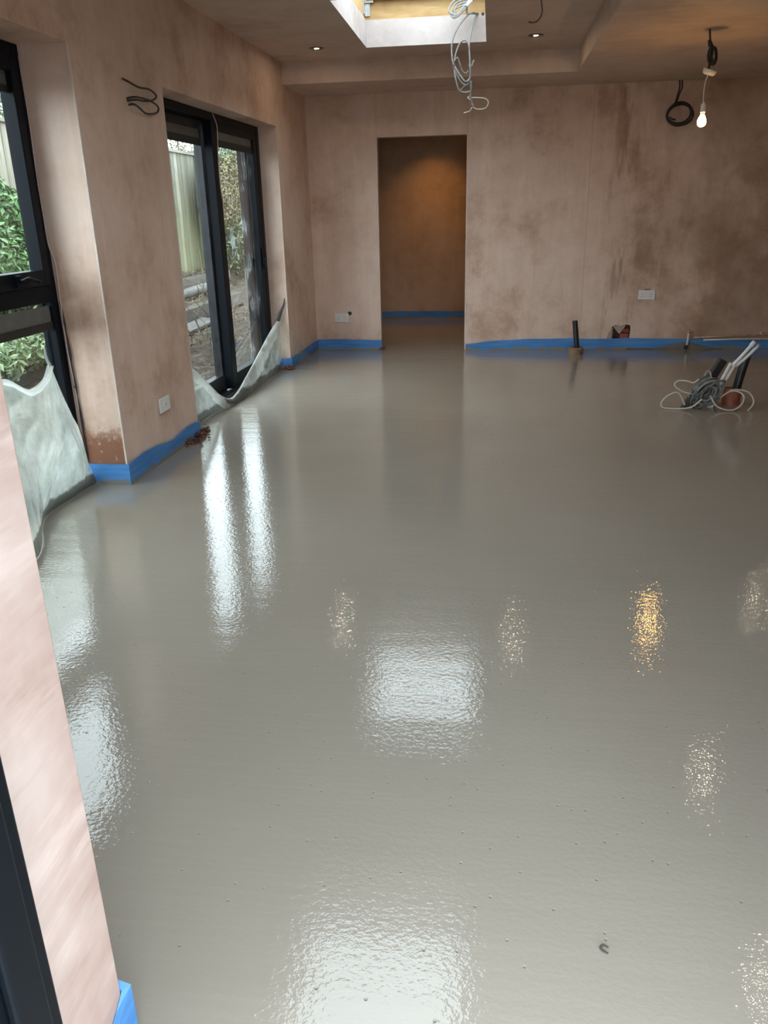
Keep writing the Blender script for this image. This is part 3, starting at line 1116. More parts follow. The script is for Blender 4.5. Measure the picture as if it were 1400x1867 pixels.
for i in range(nn):
    for j in range(nn - i):
        ff.append((idx[i, j], idx[i + 1, j], idx[i, j + 1]))
        if j < nn - i - 1:
            ff.append((idx[i + 1, j], idx[i + 1, j + 1], idx[i, j + 1]))
MB().add(fl, ff, True).build('clear_flap', 'polythene_clear', ps2)

# ================================================================== SOCKETS
def face_plate(name, origin, ux, un, wd, ht, label, double, cat='socket'):
    """origin: centre on the wall, ux: along the wall, un: out of the wall"""
    o3, ux, un, uz = Vector(origin), Vector(ux).normalized(), Vector(un).normalized(), Vector((0, 0, 1))
    r = thing(name, o3, label, cat, 'white electrical face plates')

    def bx(x0, x1, z0, z1, n0, n1):
        mb = MB()
        q = [o3 + ux * x + un * n + uz * z for z in (z0, z1) for x, n in ((x0, n0), (x1, n0), (x1, n1), (x0, n1))]
        return mb.hexa(q)
    bevel(bx(-wd / 2, wd / 2, -ht / 2, ht / 2, .0005, .010).build('plate', 'white_plastic', r), .003)
    if double:
        for sx in (-1, 1):
            cx = sx * wd * .26
            for hx, hz, hw, hh in ((0, .012, .006, .009), (-.011, -.012, .008, .004), (.011, -.012, .008, .004)):
                bx(cx + hx - hw / 2, cx + hx + hw / 2, hz - hh / 2 - .006, hz + hh / 2 - .006, .0095, .0106).build('pin_slot', 'slot_dark', r)
            cx2 = sx * wd * .07
            bevel(bx(cx2 - .006, cx2 + .006, .004, .026, .0095, .0135).build('rocker', 'white_plastic', r), .001)
    else:
        bevel(bx(-.016, .016, -.016, .016, .0095, .0135).build('rocker', 'white_plastic', r), .001)
        bx(-.002, .002, -.006, .006, .0134, .0140).build('indicator', 'slot_dark', r)
    return r


lw = Vector((0.026, 1, 0)).normalized()
face_plate('wall_switch', (XL(4.578) + .001, 4.578, .328), lw, (1, -.026, 0), .145, .088, 'single white switch plate low on the left pier', False, 'switch plate')
face_plate('double_socket', (-1.575, YB - .0005, .340), (1, 0, 0), (0, -1, 0), .152, .092, 'white double socket left of the doorway', True)
face_plate('double_socket', (1.583, YB - .0005, .548), (1, 0, 0), (0, -1, 0), .166, .094, 'white double socket on the damp wall right of the doorway', True)
for cx, cz, lab in ((-1.488, .385, 'dark chipped cut-out beside the left double socket'), (1.583, .598, 'dark chipped cut-out above the right double socket')):
    mb = MB()
    pr = [(cx + math.cos(a) * (.022 if cx < 0 else .035) * (1 + .3 * noise.noise((a, cx, 0))), YB - .0015, cz + math.sin(a) * (.02 if cx < 0 else .007)) for a in [i * math.pi / 6 for i in range(12)]]
    q = [(p[0], YB - .0005, p[2]) for p in pr]
    mb.add(pr + q, [tuple(range(12))] + [(i, (i + 1) % 12, (i + 1) % 12 + 12, i + 12) for i in range(12)])
    tag(mb.build('plaster_chip', 'dark_crumb'), lab, 'chip')

# ================================================================== RUBBLE
def crumbs(name, pts, n, smax, label, mats=('rubble', 'dark_crumb')):
    r = thing(name, pts[0], label, 'rubble')
    rg = random.Random(len(label))
    for mi, mt in enumerate(mats):
        mb = MB()
        for _ in range(n if mi == 0 else n // 3):
            t = rg.random()
            p = lerp_list(pts, t)
            sprd = .035 * math.sin(math.pi * min(1, t + .15)) + .012
            x, y = p.x + rg.gauss(0, sprd * .7), p.y + rg.gauss(0, sprd)
            s = smax * rg.uniform(.3, 1)
            z0 = max(0, rg.gauss(.008, .012))
            ring = []
            k = 6
            ph = rg.random() * 6
            vv = []
            for lv, (rr, hz) in enumerate(((1, 0), (.85, .5), (.4, .85))):
                for j in range(k):
                    a = ph + j * 6.283 / k
                    q = rr * s * rg.uniform(.65, 1.15)
                    vv.append((x + math.cos(a) * q, y + math.sin(a) * q, z0 + hz * s))
            ff = [tuple(range(2 * k, 3 * k))]
            for lv in range(2):
                for j in range(k):
                    ff.append((lv * k + j, lv * k + (j + 1) % k, (lv + 1) * k + (j + 1) % k, (lv + 1) * k + j))
            mb.add(vv, ff)
        o = mb.build('crumbs', mt, r)
        o['kind'] = 'stuff'
    return r


crumbs('brick_rubble', [(-1.955, 4.80, 0), (-1.925, 4.90, 0), (-1.925, 5.0, 0), (-1.93, 5.08, 0), (-1.92, 5.16, 0)], 150, .017, 'reddish brown brick rubble at the far foot of the left pier')
crumbs('brick_rubble', [(-2.06, 7.46, 0), (-1.98, 7.46, 0), (-1.90, 7.45, 0), (-1.86, 7.46, 0)], 110, .014, 'reddish brown brick rubble below the far reveal of the sliding door')
crumbs('plaster_crumb', [(DX0 + .0, YB - .02, .0), (DX0 + .015, YB - .015, .02), (DX0 + .005, YB - .01, .06)], 16, .014, 'dark crumbs at the left foot of the doorway')

# ================================================================== PIPES ON THE BACK WALL
r = thing('soil_pipe_stub', (.882, 8.34, 0), 'black pipe stub standing in a clay collar by the back wall', 'pipe')
mb = MB()
mb.lathe([(.074, -.01), (.074, .055), (.070, .068), (.052, .068), (.050, .05), (.050, 0)], (.882, 8.34, 0), 24)
mb.build('clay_collar', 'clay_collar', r)
mb = MB()
mb.tube([(.897, 8.34, .0), (.876, 8.34, .17), (.856, 8.345, .329)], .026, 16, caps=False)
mb.tube([(.856, 8.345, .329), (.876, 8.34, .17)], .021, 16, caps=True)
mb.build('pipe', 'black_plastic', r)
mb = MB()
mb.lathe([(.050, .045), (.0, .047)], (.882, 8.34, 0), 20)
mb.build('sand_fill', 'mortar_smear', r)

r = thing('pipe_tail', (2.03, YB - .035, 0), 'short white pipe tail rising against the back wall strip', 'pipe')
MB().tube([(2.018, YB - .04, -.005), (2.028, YB - .035, .09), (2.031, YB - .03, .168)], .011, 10).build('pipe', 'white_plastic_dull', r)
MB().tube([(2.031, YB - .03, .165), (2.032, YB - .03, .188)], .015, 10).build('end_cap', 'copper_pipe', r)
MB().tube([(2.008, YB - .05, -.005), (2.014, YB - .048, .045)], .018, 10).build('sleeve', 'black_plastic', r)
mb = MB().tube([(2.08, YB - .034, .120), (2.4, YB - .034, .131), (2.85, YB - .034, .147), (3.6, YB - .03, .150)], .009, 10)
tag(mb.build('copper_pipe', 'copper_pipe'), 'upper thin copper pipe lying along the top of the blue strip', 'pipe', 'thin pipes along the back wall')
mb = MB().tube([(2.18, YB - .044, .098), (2.5, YB - .044, .103), (3.6, YB - .044, .112)], .008, 10)
tag(mb.build('pale_pipe', 'white_plastic_dull'), 'lower pale pipe lying along the top of the blue strip', 'pipe', 'thin pipes along the back wall')
mb = MB()
mb.box(2.73, 2.748, YB - .03, YB - .001, .15, .165)
mb.tube([(2.739, YB - .034, .150), (2.739, YB - .034, .175)], .008, 8)
tag(mb.build('pipe_clip', 'white_plastic_dull'), 'small pale clip holding the copper pipe at right', 'clip')
mb = MB().tube([(1.272, YB + .03, .10), (1.270, YB + .02, .215)], .011, 8)
tag(mb.build('pipe_in_hole', 'white_plastic_dull'), 'white pipe end inside the ragged hole in the back wall', 'pipe')

# ================================================================== FLOOR SERVICES (pipes and cables coming through the screed)
r = thing('drain_pipe', (1.80, 6.12, 0), 'black pipe leaning out of a red clay pipe in the wet floor', 'pipe')
ax = Vector((.10, 0, 1)).normalized()
mb = MB()
mb.lathe([(.064, -.03), (.062, .112), (.058, .118), (.050, .118), (.050, .04)], (1.797, 6.12, 0), 24, ax)
mb.build('clay_pipe', 'terracotta', r)
mb = MB()
mb.tube([(1.815, 6.12, .0), (1.842, 6.12, .20), (1.872, 6.12, .365)], .031, 16, caps=False)
mb.tube([(1.872, 6.12, .365), (1.842, 6.12, .20)], .026, 16)
mb.build('black_pipe', 'black_plastic', r)
MB().lathe([(.050, .09), (.0, .092)], (1.797, 6.12, 0), 18, ax).build('mortar_fill', 'mortar_smear', r)


def trunking(name, a, b, wd, th, mat, label):
    a, b = Vector(a), Vector(b)
    t = (b - a).normalized()
    s = Vector((0, 1, 0))
    n = t.cross(s).normalized()
    mb = MB()
    q = []
    for p in (a, b):
        q += [p + s * x * wd / 2 + n * y * th / 2 for x, y in ((-1, -1), (1, -1), (1, 1), (-1, 1))]
    mb.hexa(q)
    # open mouth of the duct
    mb2 = MB()
    q = []
    for p in (b - t * .002, b + t * .001):
        q += [p + s * x * wd * .38 + n * y * th * .38 for x, y in ((-1, -1), (1, -1), (1, 1), (-1, 1))]
    r = thing(name, a, label, 'duct', 'slanting ducts in the floor')
    bevel(mb.build('duct_body', mat, r), .004)
    mb2.hexa(q).build('duct_mouth', 'slot_dark', r)
    return r


trunking('cable_duct', (1.425, 5.98, -.02), (1.585, 6.03, .215), .055, .04, 'conduit_dark', 'dark slanting duct half hidden by the grey cable coil')
trunking('cable_duct', (1.535, 6.12, -.02), (1.715, 6.14, .325), .060, .055, 'black_plastic', 'longer black slanting duct behind the grey cable coil')
trunking('cable_duct', (1.62, 6.05, -.02), (1.70, 6.08, .085), .050, .04, 'black_plastic', 'stubby black duct between cable coil and clay pipe')
for k, (dx, lab, top_) in enumerate(((0, 'left one of two white pipes rising from the cable coil', .0), (.030, 'right one of two white pipes rising from the cable coil', -.01))):
    r = thing('white_pipe', (1.645 + dx, 6.0, 0), lab, 'pipe', 'white pipes by the cable coil')
    pts = [(1.615 + dx * .6, 6.0, -.01), (1.655 + dx * .8, 6.0, .12), (1.712 + dx, 6.0, .27), (1.735 + dx, 6.0, .325 + top_)]
    MB().tube(spline(pts, 6), .0135, 10).build('lower_pipe', 'white_plastic_dull', r)
    pts = [(1.742 + dx * .8, 6.0 + k * .01, .302 + top_ * .3), (1.80 + dx, 6.0, .375 - k * .012), (1.868 + dx * 1.2, 6.0, .468 - k * .018)]
    MB().tube(spline(pts, 5), [.0145] * 3 + [.012] * 8, 10).build('upper_pipe', 'white_plastic', r)
    e = Vector(pts[-1])
    d = (Vector(pts[-1]) - Vector(pts[-2])).normalized()
    MB().tube([e - d * .03, e + d * .012], .0165 if k == 0 else .012, 10).build('end_fitting', 'steel' if k else 'white_plastic', r)

r = thing('cable_coil', (1.57, 5.95, 0), 'tangled coil of grey cable lying on the wet floor at right', 'cable coil')
rg = random.Random(11)
cc = Vector((1.575, 5.965, .112))
ax1 = Vector((.62, 0, .78))
ax2 = Vector((-.62, -.25, .62)).normalized()
for i in range(18):
    k = 26
    R1, R2 = rg.uniform(.05, .14), rg.uniform(.04, .105)
    off = Vector((rg.uniform(-.02, .02), rg.uniform(-.045, .045), rg.uniform(-.018, .018)))
    a1 = (ax1 + Vector((rg.uniform(-.35, .35), rg.uniform(-.3, .3), rg.uniform(-.3, .3)))).normalized()
    a2 = (ax2 + Vector((rg.uniform(-.3, .3), rg.uniform(-.4, .4), rg.uniform(-.3, .3)))).normalized()
    loop = []
    for j in range(k):
        t = 2 * math.pi * j / k
        p = cc + off + a1 * math.cos(t) * R1 + a2 * math.sin(t) * R2
        p.z = max(.008, p.z)
        loop.append(p)
    MB().tube(loop, .0062, 6, closed=True).build('loop', ('cable_grey', 'cable_mid', 'cable_mid')[i % 3], r)
loops = [
    [(1.43, 5.93, .03), (1.38, 5.95, .115), (1.31, 5.95, .095), (1.265, 5.94, .045), (1.275, 5.93, .012), (1.33, 5.92, .006), (1.40, 5.90, .010), (1.47, 5.88, .03), (1.53, 5.88, .085)],
    [(1.49, 5.98, .10), (1.42, 6.0, .115), (1.365, 6.02, .155), (1.385, 6.03, .185), (1.44, 6.02, .19), (1.49, 6.0, .18), (1.52, 5.98, .21)],
    [(1.60, 5.93, .10), (1.64, 5.90, .035), (1.70, 5.88, .010), (1.76, 5.88, .010), (1.81, 5.89, .045), (1.83, 5.92, .095), (1.80, 5.95, .125), (1.745, 5.97, .125), (1.68, 5.98, .075)],
    [(1.745, 6.0, .125), (1.80, 5.98, .135), (1.87, 5.96, .12), (1.905, 5.94, .07), (1.895, 5.92, .03), (1.86, 5.90, -.004)],
    [(1.555, 6.03, .19), (1.59, 6.05, .255), (1.61, 6.03, .24), (1.615, 6.0, .17)],
]
for lp in loops:
    MB().tube(spline(lp, 7), .0065, 7).build('loose_loop', 'cable_pale' if lp is not loops[-1] else 'cable_grey', r)

# ================================================================== HANGING CABLES
# grey cable bundle coming out of the roof light well
r = thing('hanging_cable_bundle', (-.155, 7.335, 2.845), 'tied grey cable bundle hanging from the roof light well', 'cable')


def cb(pts, rad=.0062, mat='cable_grey', name='cable'):
    MB().tube(spline(pts, 6), rad, 7).build(name, mat, r)


Yc = 7.24
def bp(px, pz, dy=0.0):
    return (px, Yc + dy, pz)


cb([(-.152, 7.335, 2.846), bp(-.185, 2.842), bp(-.235, 2.815), bp(-.305, 2.735), bp(-.345, 2.645, .01), bp(-.345, 2.55), bp(-.327, 2.46), bp(-.312, 2.38, -.01), bp(-.288, 2.305), bp(-.24, 2.285), bp(-.195, 2.293)])
cb([(-.152, 7.335, 2.842), bp(-.172, 2.80, .03), bp(-.193, 2.72), bp(-.208, 2.62, -.01), bp(-.203, 2.55), bp(-.198, 2.46), bp(-.196, 2.40, .01), bp(-.215, 2.345), bp(-.25, 2.345), bp(-.285, 2.385), bp(-.315, 2.445), bp(-.328, 2.50)])
cb([bp(-.328, 2.50, .015), bp(-.315, 2.57, .02), bp(-.285, 2.635, .02), bp(-.245, 2.655), bp(-.213, 2.62), bp(-.205, 2.55, -.012), bp(-.198, 2.45, -.012), bp(-.20, 2.39), bp(-.232, 2.36, -.02), bp(-.272, 2.40, -.02), bp(-.32, 2.47, -.01)])
cb([bp(-.33, 2.505), bp(-.302, 2.535), bp(-.285, 2.50), bp(-.265, 2.445), bp(-.235, 2.42), bp(-.21, 2.44)], .0065, 'cable_mid')
cb([bp(-.212, 2.478), bp(-.19, 2.47), bp(-.178, 2.495), bp(-.168, 2.512)], .0075, 'cable_grey')
cb([bp(-.33, 2.50, -.01), bp(-.318, 2.40, .01), bp(-.30, 2.34), bp(-.278, 2.30), bp(-.25, 2.325), bp(-.237, 2.335)], .0065, 'cable_mid')
# dark stem and stripped tails
cb([bp(-.192, 2.365), bp(-.19, 2.32), bp(-.194, 2.27), bp(-.188, 2.235), bp(-.184, 2.205), bp(-.178, 2.185)], .010, 'cable_mid', 'sheathed_tail')
cb([bp(-.188, 2.262), bp(-.215, 2.248), bp(-.19, 2.225), bp(-.178, 2.205), bp(-.172, 2.19), bp(-.186, 2.165), bp(-.194, 2.15), bp(-.225, 2.14), bp(-.245, 2.137)], .0045, 'cable_pale', 'bare_core')
cb([bp(-.185, 2.245), bp(-.13, 2.243), bp(-.075, 2.235), bp(-.05, 2.21), bp(-.06, 2.175), bp(-.09, 2.16), bp(-.145, 2.162), bp(-.175, 2.18)], .0045, 'cable_pale', 'bare_core')
# upper hank tied with tape
for i, (dz, wx) in enumerate(((.0, .0), (.018, .012), (.036, .004), (.052, -.01))):
    cb([bp(-.20, 2.905 + i * .004, -.03), bp(-.26, 2.885 + dz, -.04), bp(-.325 + wx, 2.862 + dz, -.04), bp(-.352 + wx * 2, 2.822 + dz * .6, -.045), bp(-.328, 2.803 + dz * .4, -.05), bp(-.29, 2.818 + dz * .3, -.05), bp(-.245, 2.858 + dz * .5, -.045), bp(-.20, 2.90, -.035)])
cb([bp(-.245, 2.885, -.03), bp(-.20, 2.908, -.035), bp(-.16, 2.935, -.03), bp(-.10, 2.96, -.02), (-.07, 7.30, 2.985)], .009)
cb([bp(-.23, 2.878, -.05), bp(-.215, 2.895, -.055), bp(-.195, 2.915, -.05)], .016, 'white_plastic', 'tie')
cb([bp(-.228, 2.885, -.04), bp(-.232, 2.86), bp(-.228, 2.835), bp(-.205, 2.838), (-.155, 7.33, 2.847)], .007)
for hx in (-.152, -.108):
    mb = MB()
    mb.lathe([(.012, 0), (0, .001)], (hx, 7.341, 2.848), 14, (0, -1, 0))
    tag(mb.build('drilled_hole', 'slot_dark', r), 'dark drilled hole')

# short single cable end hanging from the raised ceiling
pts = [(.281, 6.03, ZU + .005), (.287, 6.02, 2.62), (.290, 6.0, 2.575), (.272, 6.0, 2.535), (.238, 5.99, 2.518), (.205, 5.99, 2.523)]
mb = MB().tube(spline(pts, 6), .005, 7)
tag(mb.build('cable_end', 'cable_mid'), 'short brown cable end hooked below the raised ceiling', 'cable')

# black cable loop on the left pier
mb = MB()
def wp(y, z, d=-.03):
    return (XL(y) - d, y, z)


pts = [wp(4.569, 2.094, 0.003), wp(4.543, 2.074, -0.040), wp(4.664, 2.063, -0.041), wp(4.822, 2.072, -0.032), wp(4.937, 2.053, -0.021), wp(4.881, 2.024, -0.018), wp(4.741, 2.005, -0.027), wp(4.610, 1.996, -0.038), wp(4.589, 1.989, 0.003)]
r = thing('wall_cable', wp(4.7, 1.95, 0), 'black cable tails looping out of the left pier near the ceiling', 'cable')
MB().tube(spline(pts, 6), .0055, 7).build('cable', 'cable_dark', r)
pts = [wp(4.585, 2.000, 0.003), wp(4.609, 2.009, -0.040), wp(4.783, 2.012, -0.041), wp(4.918, 1.994, -0.032), wp(4.910, 1.962, -0.021), wp(4.777, 1.946, -0.018), wp(4.672, 1.963, -0.027), wp(4.582, 1.971, -0.038), wp(4.604, 1.972, 0.003)]
MB().tube(spline(pts, 6), .0055, 7).build('cable', 'cable_dark', r)

# coil of black cable below the ceiling at the back wall
r = thing('hung_cable_coil', (1.72, 8.57, 2.11), 'round coil of black cable hanging at the top of the back wall', 'cable coil')
for i in range(4):
    k = 30
    rr = Vector((.112 + .006 * math.sin(i * 2.2), 0, .078 + .006 * math.cos(i * 1.7)))
    ctr = Vector((1.722 + .010 * math.sin(i * 2), 8.565 + .008 * i - .012, 2.19 + .008 * math.cos(i * 3)))
    lp = [ctr + Vector((math.cos(2 * math.pi * j / k) * rr.x, .01 * math.sin(4 * math.pi * j / k + i), math.sin(2 * math.pi * j / k) * (rr.z + .01))) for j in range(k)]
    MB().tube(lp, .0068, 7, closed=True).build('loop', 'cable_dark', r)
for dx in (0, .022):
    MB().tube(spline([(1.70 + dx, YB - .02, ZC + .005), (1.703 + dx, YB - .045, 2.42), (1.69 + dx * .6, YB - .055, 2.36), (1.672 + dx * .4, YB - .06, 2.29), (1.64, YB - .062, 2.255)], 5), .0065, 7).build('drop_cable', 'cable_dark', r)
MB().tube(spline([(1.63, 8.55, 2.17), (1.65, 8.545, 2.15), (1.685, 8.545, 2.145)], 5), .008, 7).build('cable_tail', 'cable_dark', r)

# pendant lamp
PX, PY = 1.412, 6.27
r = thing('pendant_lamp', (PX, PY, ZC), 'bare glowing bulb on a white flex below a loose ceiling rose', 'pendant lamp')
MB().tube(spline([(1.400, PY, ZC + .002), (1.406, PY, 2.44), (1.416, PY + .005, 2.39), (1.428, PY, 2.34), (1.420, PY, 2.29), (1.421, PY, 2.245)], 5), .0065, 8).build('supply_cable', 'cable_dark', r)
for i, (ox, oz, wd) in enumerate(((.012, 0, .020), (.02, -.006, .026), (.004, .004, .014))):
    k = 20
    lp = [Vector((1.420 + ox + math.cos(2 * math.pi * j / k) * wd, PY + .012 * math.sin(2 * math.pi * j / k * 2 + i) + .01 * (i - 1), 2.325 + oz + math.sin(2 * math.pi * j / k) * .052)) for j in range(k)]
    MB().tube(lp, .006, 7, closed=True).build('cable_hank', 'cable_dark', r)
MB().tube([(1.402, PY - .01, 2.415), (1.412, PY - .012, 2.385), (1.424, PY - .01, 2.362)], [.011, .016, .010], 8).build('tape_wrap', 'black_plastic', r)
MB().tube(spline([(1.425, PY - .008, 2.33), (1.437, PY - .02, 2.29), (1.441, PY - .022, 2.262)], 4), .006, 7).build('cable_tail', 'cable_dark', r)
axr = Vector((.30, -.22, 1)).normalized()
rose = MB()
rose.lathe([(.0, -.004), (.030, -.006), (.042, .004), (.046, .022), (.046, .030), (.040, .030), (.036, .012), (.0, .010)], (1.422, PY, 2.215), 28, axr)
rose.build('ceiling_rose', 'white_plastic', r)
MB().tube(spline([(1.420, PY, 2.212), (1.408, PY, 2.17), (1.404, PY, 2.12), (1.406, PY, 2.07), (1.410, PY, 2.035)], 5), .0035, 8).build('flex', 'white_plastic', r)
hold = MB().lathe([(.0, .052), (.006, .052), (.009, .045), (.014, .040), (.0165, .030), (.0165, .0), (.018, -.002), (.018, -.012), (.015, -.013), (.0, -.013)], (1.411, PY, 1.995), 20)
hold.build('lampholder', 'white_plastic', r)
MB().lathe([(.013, .03), (.013, .012), (.011, .01)], (1.411, PY, 1.955), 18).build('bulb_cap', 'steel', r)
MB().lathe([(.0, -.031), (.010, -.0295), (.019, -.0245), (.026, -.016), (.0295, -.005), (.0295, .005), (.026, .018), (.020, .030), (.0145, .040), (.013, .048)], (1.411, PY, 1.925), 26).build('bulb', 'bulb_glow', r)

# recessed downlights
def downlight(x, y, z, label, glow='spot_glow'):
    r = thing('downlight', (x, y, z), label, 'downlight', 'recessed ceiling downlights')
    MB().lathe([(.060, .0005), (.060, -.004), (.056, -.0065), (.047, -.005), (.045, .0)], (x, y, z), 28).build('bezel', 'chrome_ring', r)
    MB().lathe([(.045, -.001), (.040, -.0015), (.030, -.0020), (.018, -.0022)], (x, y, z), 28).build('baffle', 'spot_inside', r)
    MB().lathe([(.018, -.0022), (.010, -.0030), (.0, -.0032)], (x, y, z), 20).build('lens', glow, r)


downlight(-1.447, 7.27, ZU, 'recessed downlight at left of the raised ceiling')
downlight(.307, 7.19, ZU, 'recessed downlight at right of the raised ceiling')
downlight(1.634, 4.99, ZC, 'recessed downlight in the low ceiling, seen as a floor reflection right of centre')
downlight(2.79, 7.78, ZC, 'recessed downlight in the low ceiling, far right by the back wall')
downlight(1.53, 3.26, ZC, 'recessed downlight in the low ceiling nearest the camera')
r = thing('downlight', (HX, HY, 2.475), 'warm recessed downlight in the hall ceiling beyond the doorway', 'downlight', 'recessed ceiling downlights')
MB().lathe([(.070, .0005), (.070, -.004), (.064, -.0065), (.047, -.005), (.044, .002)], (HX, HY, 2.475), 28).build('bezel', 'chrome_ring', r)
MB().lathe([(.044, .0), (.042, .03), (.036, .060)], (HX, HY, 2.475), 28).build('baffle', 'spot_inside', r)
MB().lathe([(.036, .058), (.018, .057), (.0, .0565)], (HX, HY, 2.475), 20).build('lens', 'hall_glow', r)

# curl of debris on the wet floor
mb = MB().tube(spline([(.268, 1.232, .004), (.258, 1.236, .005), (.252, 1.230, .004), (.257, 1.223, .004), (.266, 1.219, .003)], 5), [.0012 + .0012 * math.sin(math.pi * i / 20) for i in range(21)], 6)
tag(mb.build('debris_curl', 'dark_crumb'), 'tiny dark curl of debris lying on the screed', 'debris')

# ================================================================== GARDEN
def gz(x, y):
    def st(a, b):
        t = max(0, min(1, (-x - a) / (b - a)))
        return t * t * (3 - 2 * t)
    z = -.10 + .16 * st(2.7, 3.5) + .20 * st(3.86, 3.98) + .26 * st(4.46, 4.60)
    return z + .045 * noise.noise((x * 1.3, y * 1.3, 0)) + .03 * noise.noise((x * 4, y * 4, 2))


mb = MB()
gx = [-2.36 - .08 * i for i in range(80)]
gy = [-2 + .3 * j for j in range(100)]
vs = [(x, y, gz(x, y)) for x in gx for y in gy]
ny = len(gy)
mb.add(vs, [(i * ny + j, i * ny + j + 1, (i + 1) * ny + j + 1, (i + 1) * ny + j) for i in range(len(gx) - 1) for j in range(ny - 1)], True)
tag(mb.build('ground', 'soil', base=(0, 0, 0)), 'bare brown garden bank outside the left wall', 'ground', kind='structure')
mb = MB()
mb.add([(-2.5, -12, -.12), (12, -12, -.12), (12, .64, -.12), (-2.5, .64, -.12)], [(0, 1, 2, 3)])
mb.add([(-30, -30, -.3), (30, -30, -.3), (30, 40, -.3), (-30, 40, -.3)], [(0, 1, 2, 3)])
tag(mb.build('patio_ground', 'patio', base=(0, 0, 0)), 'paved ground outside the near opening, behind the camera', 'ground', kind='structure')

FX = -5.0
fn = thing('garden_fence', (FX, 11, .4), 'tall weathered greenish board fence along the garden', 'fence')
bd = MB()
bd.box(-.010, .010, -.068, .068, 0, 1.88)
bme = None
rg = random.Random(5)
yv = 5.2
i = 0
while yv < 22:
    if i % 12 == 0:
        p = MB()
        p.box(FX - .06, FX + .06, yv - .05, yv + .05, .2, 2.42)
        bevel(p.build('post', 'fence_wood', fn), .006)
        yv += .135
    else:
        if bme is None:
            me = bpy.data.meshes.new('board')
            me.from_pydata([Vector(v) for v in bd.v], [], bd.f)
            me.materials.append(MAT['fence_wood'])
            bme = me
        o = bpy.data.objects.new('board', bme)
        o.parent = fn
        o.location = (rg.uniform(-.004, .006), yv - 11, .07 + rg.uniform(-.015, .015))
        o.rotation_euler = (rg.uniform(-.006, .006), 0, rg.uniform(-.03, .03))
        link(o)
        yv += .150
    i += 1
for z in (.75, 1.45, 2.15):
    MB().box(FX - .06, FX - .02, 5.2, 22, z, z + .08).build('rail', 'fence_wood', fn)
MB().box(FX - .03, FX + .045, 5.2, 22, 2.345, 2.385).build('capping_rail', 'fence_wood', fn)

# timber sleepers and a log holding the bank
for (x, y0_, y1_, z, hh, lab) in ((-4.52, 8.6, 13.8, .40, .13, 'upper weathered sleeper on the bank below the fence'), (-3.92, 8.2, 12.6, .10, .17, 'lower dark sleeper holding back the garden bank')):
    mb = MB()
    k = 14
    for q in range(k):
        a, b = y0_ + (y1_ - y0_) * q / k, y0_ + (y1_ - y0_) * (q + 1) / k
        wv = lambda t: .02 * noise.noise((t * 2, z, 0))
        mb.hexa([(x - .08, a, z + wv(a)), (x + .08, a, z + wv(a)), (x + .08, b, z + wv(b)), (x - .08, b, z + wv(b)),
                 (x - .08, a, z + hh + wv(a)), (x + .08, a, z + hh + wv(a)), (x + .08, b, z + hh + wv(b)), (x - .08, b, z + hh + wv(b))])
    tag(mb.build('timber_sleeper', 'old_sleeper'), lab, 'sleeper', 'timbers on the garden bank')
mb = MB().tube(spline([(-4.28, 8.8, .34), (-4.30, 9.8, .36), (-4.32, 10.8, .35), (-4.30, 11.9, .38), (-4.34, 12.8, .36)], 5), [.07 + .012 * noise.noise((i * .4, 0, 0)) for i in range(21)], 12)
tag(mb.build('log', 'log_bark'), 'pale grey log lying on the bank below the fence', 'log', 'timbers on the garden bank')
mb = MB().hexa([(-3.75, 8.4, .095), (-3.52, 8.5, .075), (-3.60, 10.6, .080), (-3.83, 10.5, .10), (-3.75, 8.4, .125), (-3.52, 8.5, .105), (-3.60, 10.6, .11), (-3.83, 10.5, .13)])
tag(mb.build('plank', 'log_bark'), 'flat grey plank lying on the bank before the lower sleeper', 'plank', 'timbers on the garden bank')


def foliage(n, blobs, size, seed, droop=.2):
    rg = random.Random(seed)
    mb = MB()
    vs, fs = [], []
    for _ in range(n):
        bx, by, bz, rx, ry, rz = rg.choice(blobs)
        d = Vector((rg.gauss(0, 1), rg.gauss(0, 1), rg.gauss(0, 1))).normalized() * (rg.random() ** .35)
        p = Vector((bx + d.x * rx, by + d.y * ry, bz + d.z * rz))
        nrm = (d + Vector((rg.uniform(-.9, .9), rg.uniform(-.9, .9), rg.uniform(-.3, 1.2)))).normalized()
        u = nrm.orthogonal().normalized()
        u = Matrix.Rotation(rg.random() * 6.28, 3, nrm) @ u
        v = nrm.cross(u)
        s = size * rg.uniform(.55, 1.25)
        b = len(vs)
        vs += [p - u * s, p + v * s * .42 + nrm * s * .12, p + u * s - nrm * s * droop, p - v * s * .42 + nrm * s * .12]
        fs += [(b, b + 1, b + 2), (b, b + 2, b + 3)]
    mb.add(vs, fs)
    return mb


def shrub(name, n, blobs, size, seed, mat, label, stems=4, base=None, sr=.014, grp='shrubs along the fence'):
    bx = sum(b[0] for b in blobs) / len(blobs)
    by = sum(b[1] for b in blobs) / len(blobs)
    z0 = gz(bx, by) if base is None else base
    r = thing(name, (bx, by, z0), label, 'shrub', grp)
    o = foliage(n, blobs, size, seed).build('foliage', mat, r)
    o['kind'] = 'stuff'
    rg = random.Random(seed + 1)
    for k in range(stems):
        b = blobs[k % len(blobs)]
        x0, y0 = bx + (b[0] - bx) * .4 + rg.uniform(-.06, .06), by + (b[1] - by) * .4 + rg.uniform(-.06, .06)
        pts = [(x0, y0, z0 - .03), ((x0 + b[0]) / 2 + rg.uniform(-.1, .1), (y0 + b[1]) / 2 + rg.uniform(-.1, .1), (z0 + b[2]) / 2), (b[0], b[1], b[2] + b[5] * .5)]
        sp = spline(pts, 5)
        MB().tube(sp, [sr * (1 - .6 * i / len(sp)) for i in range(len(sp))], 6).build('stem', 'bark', r)
    return r


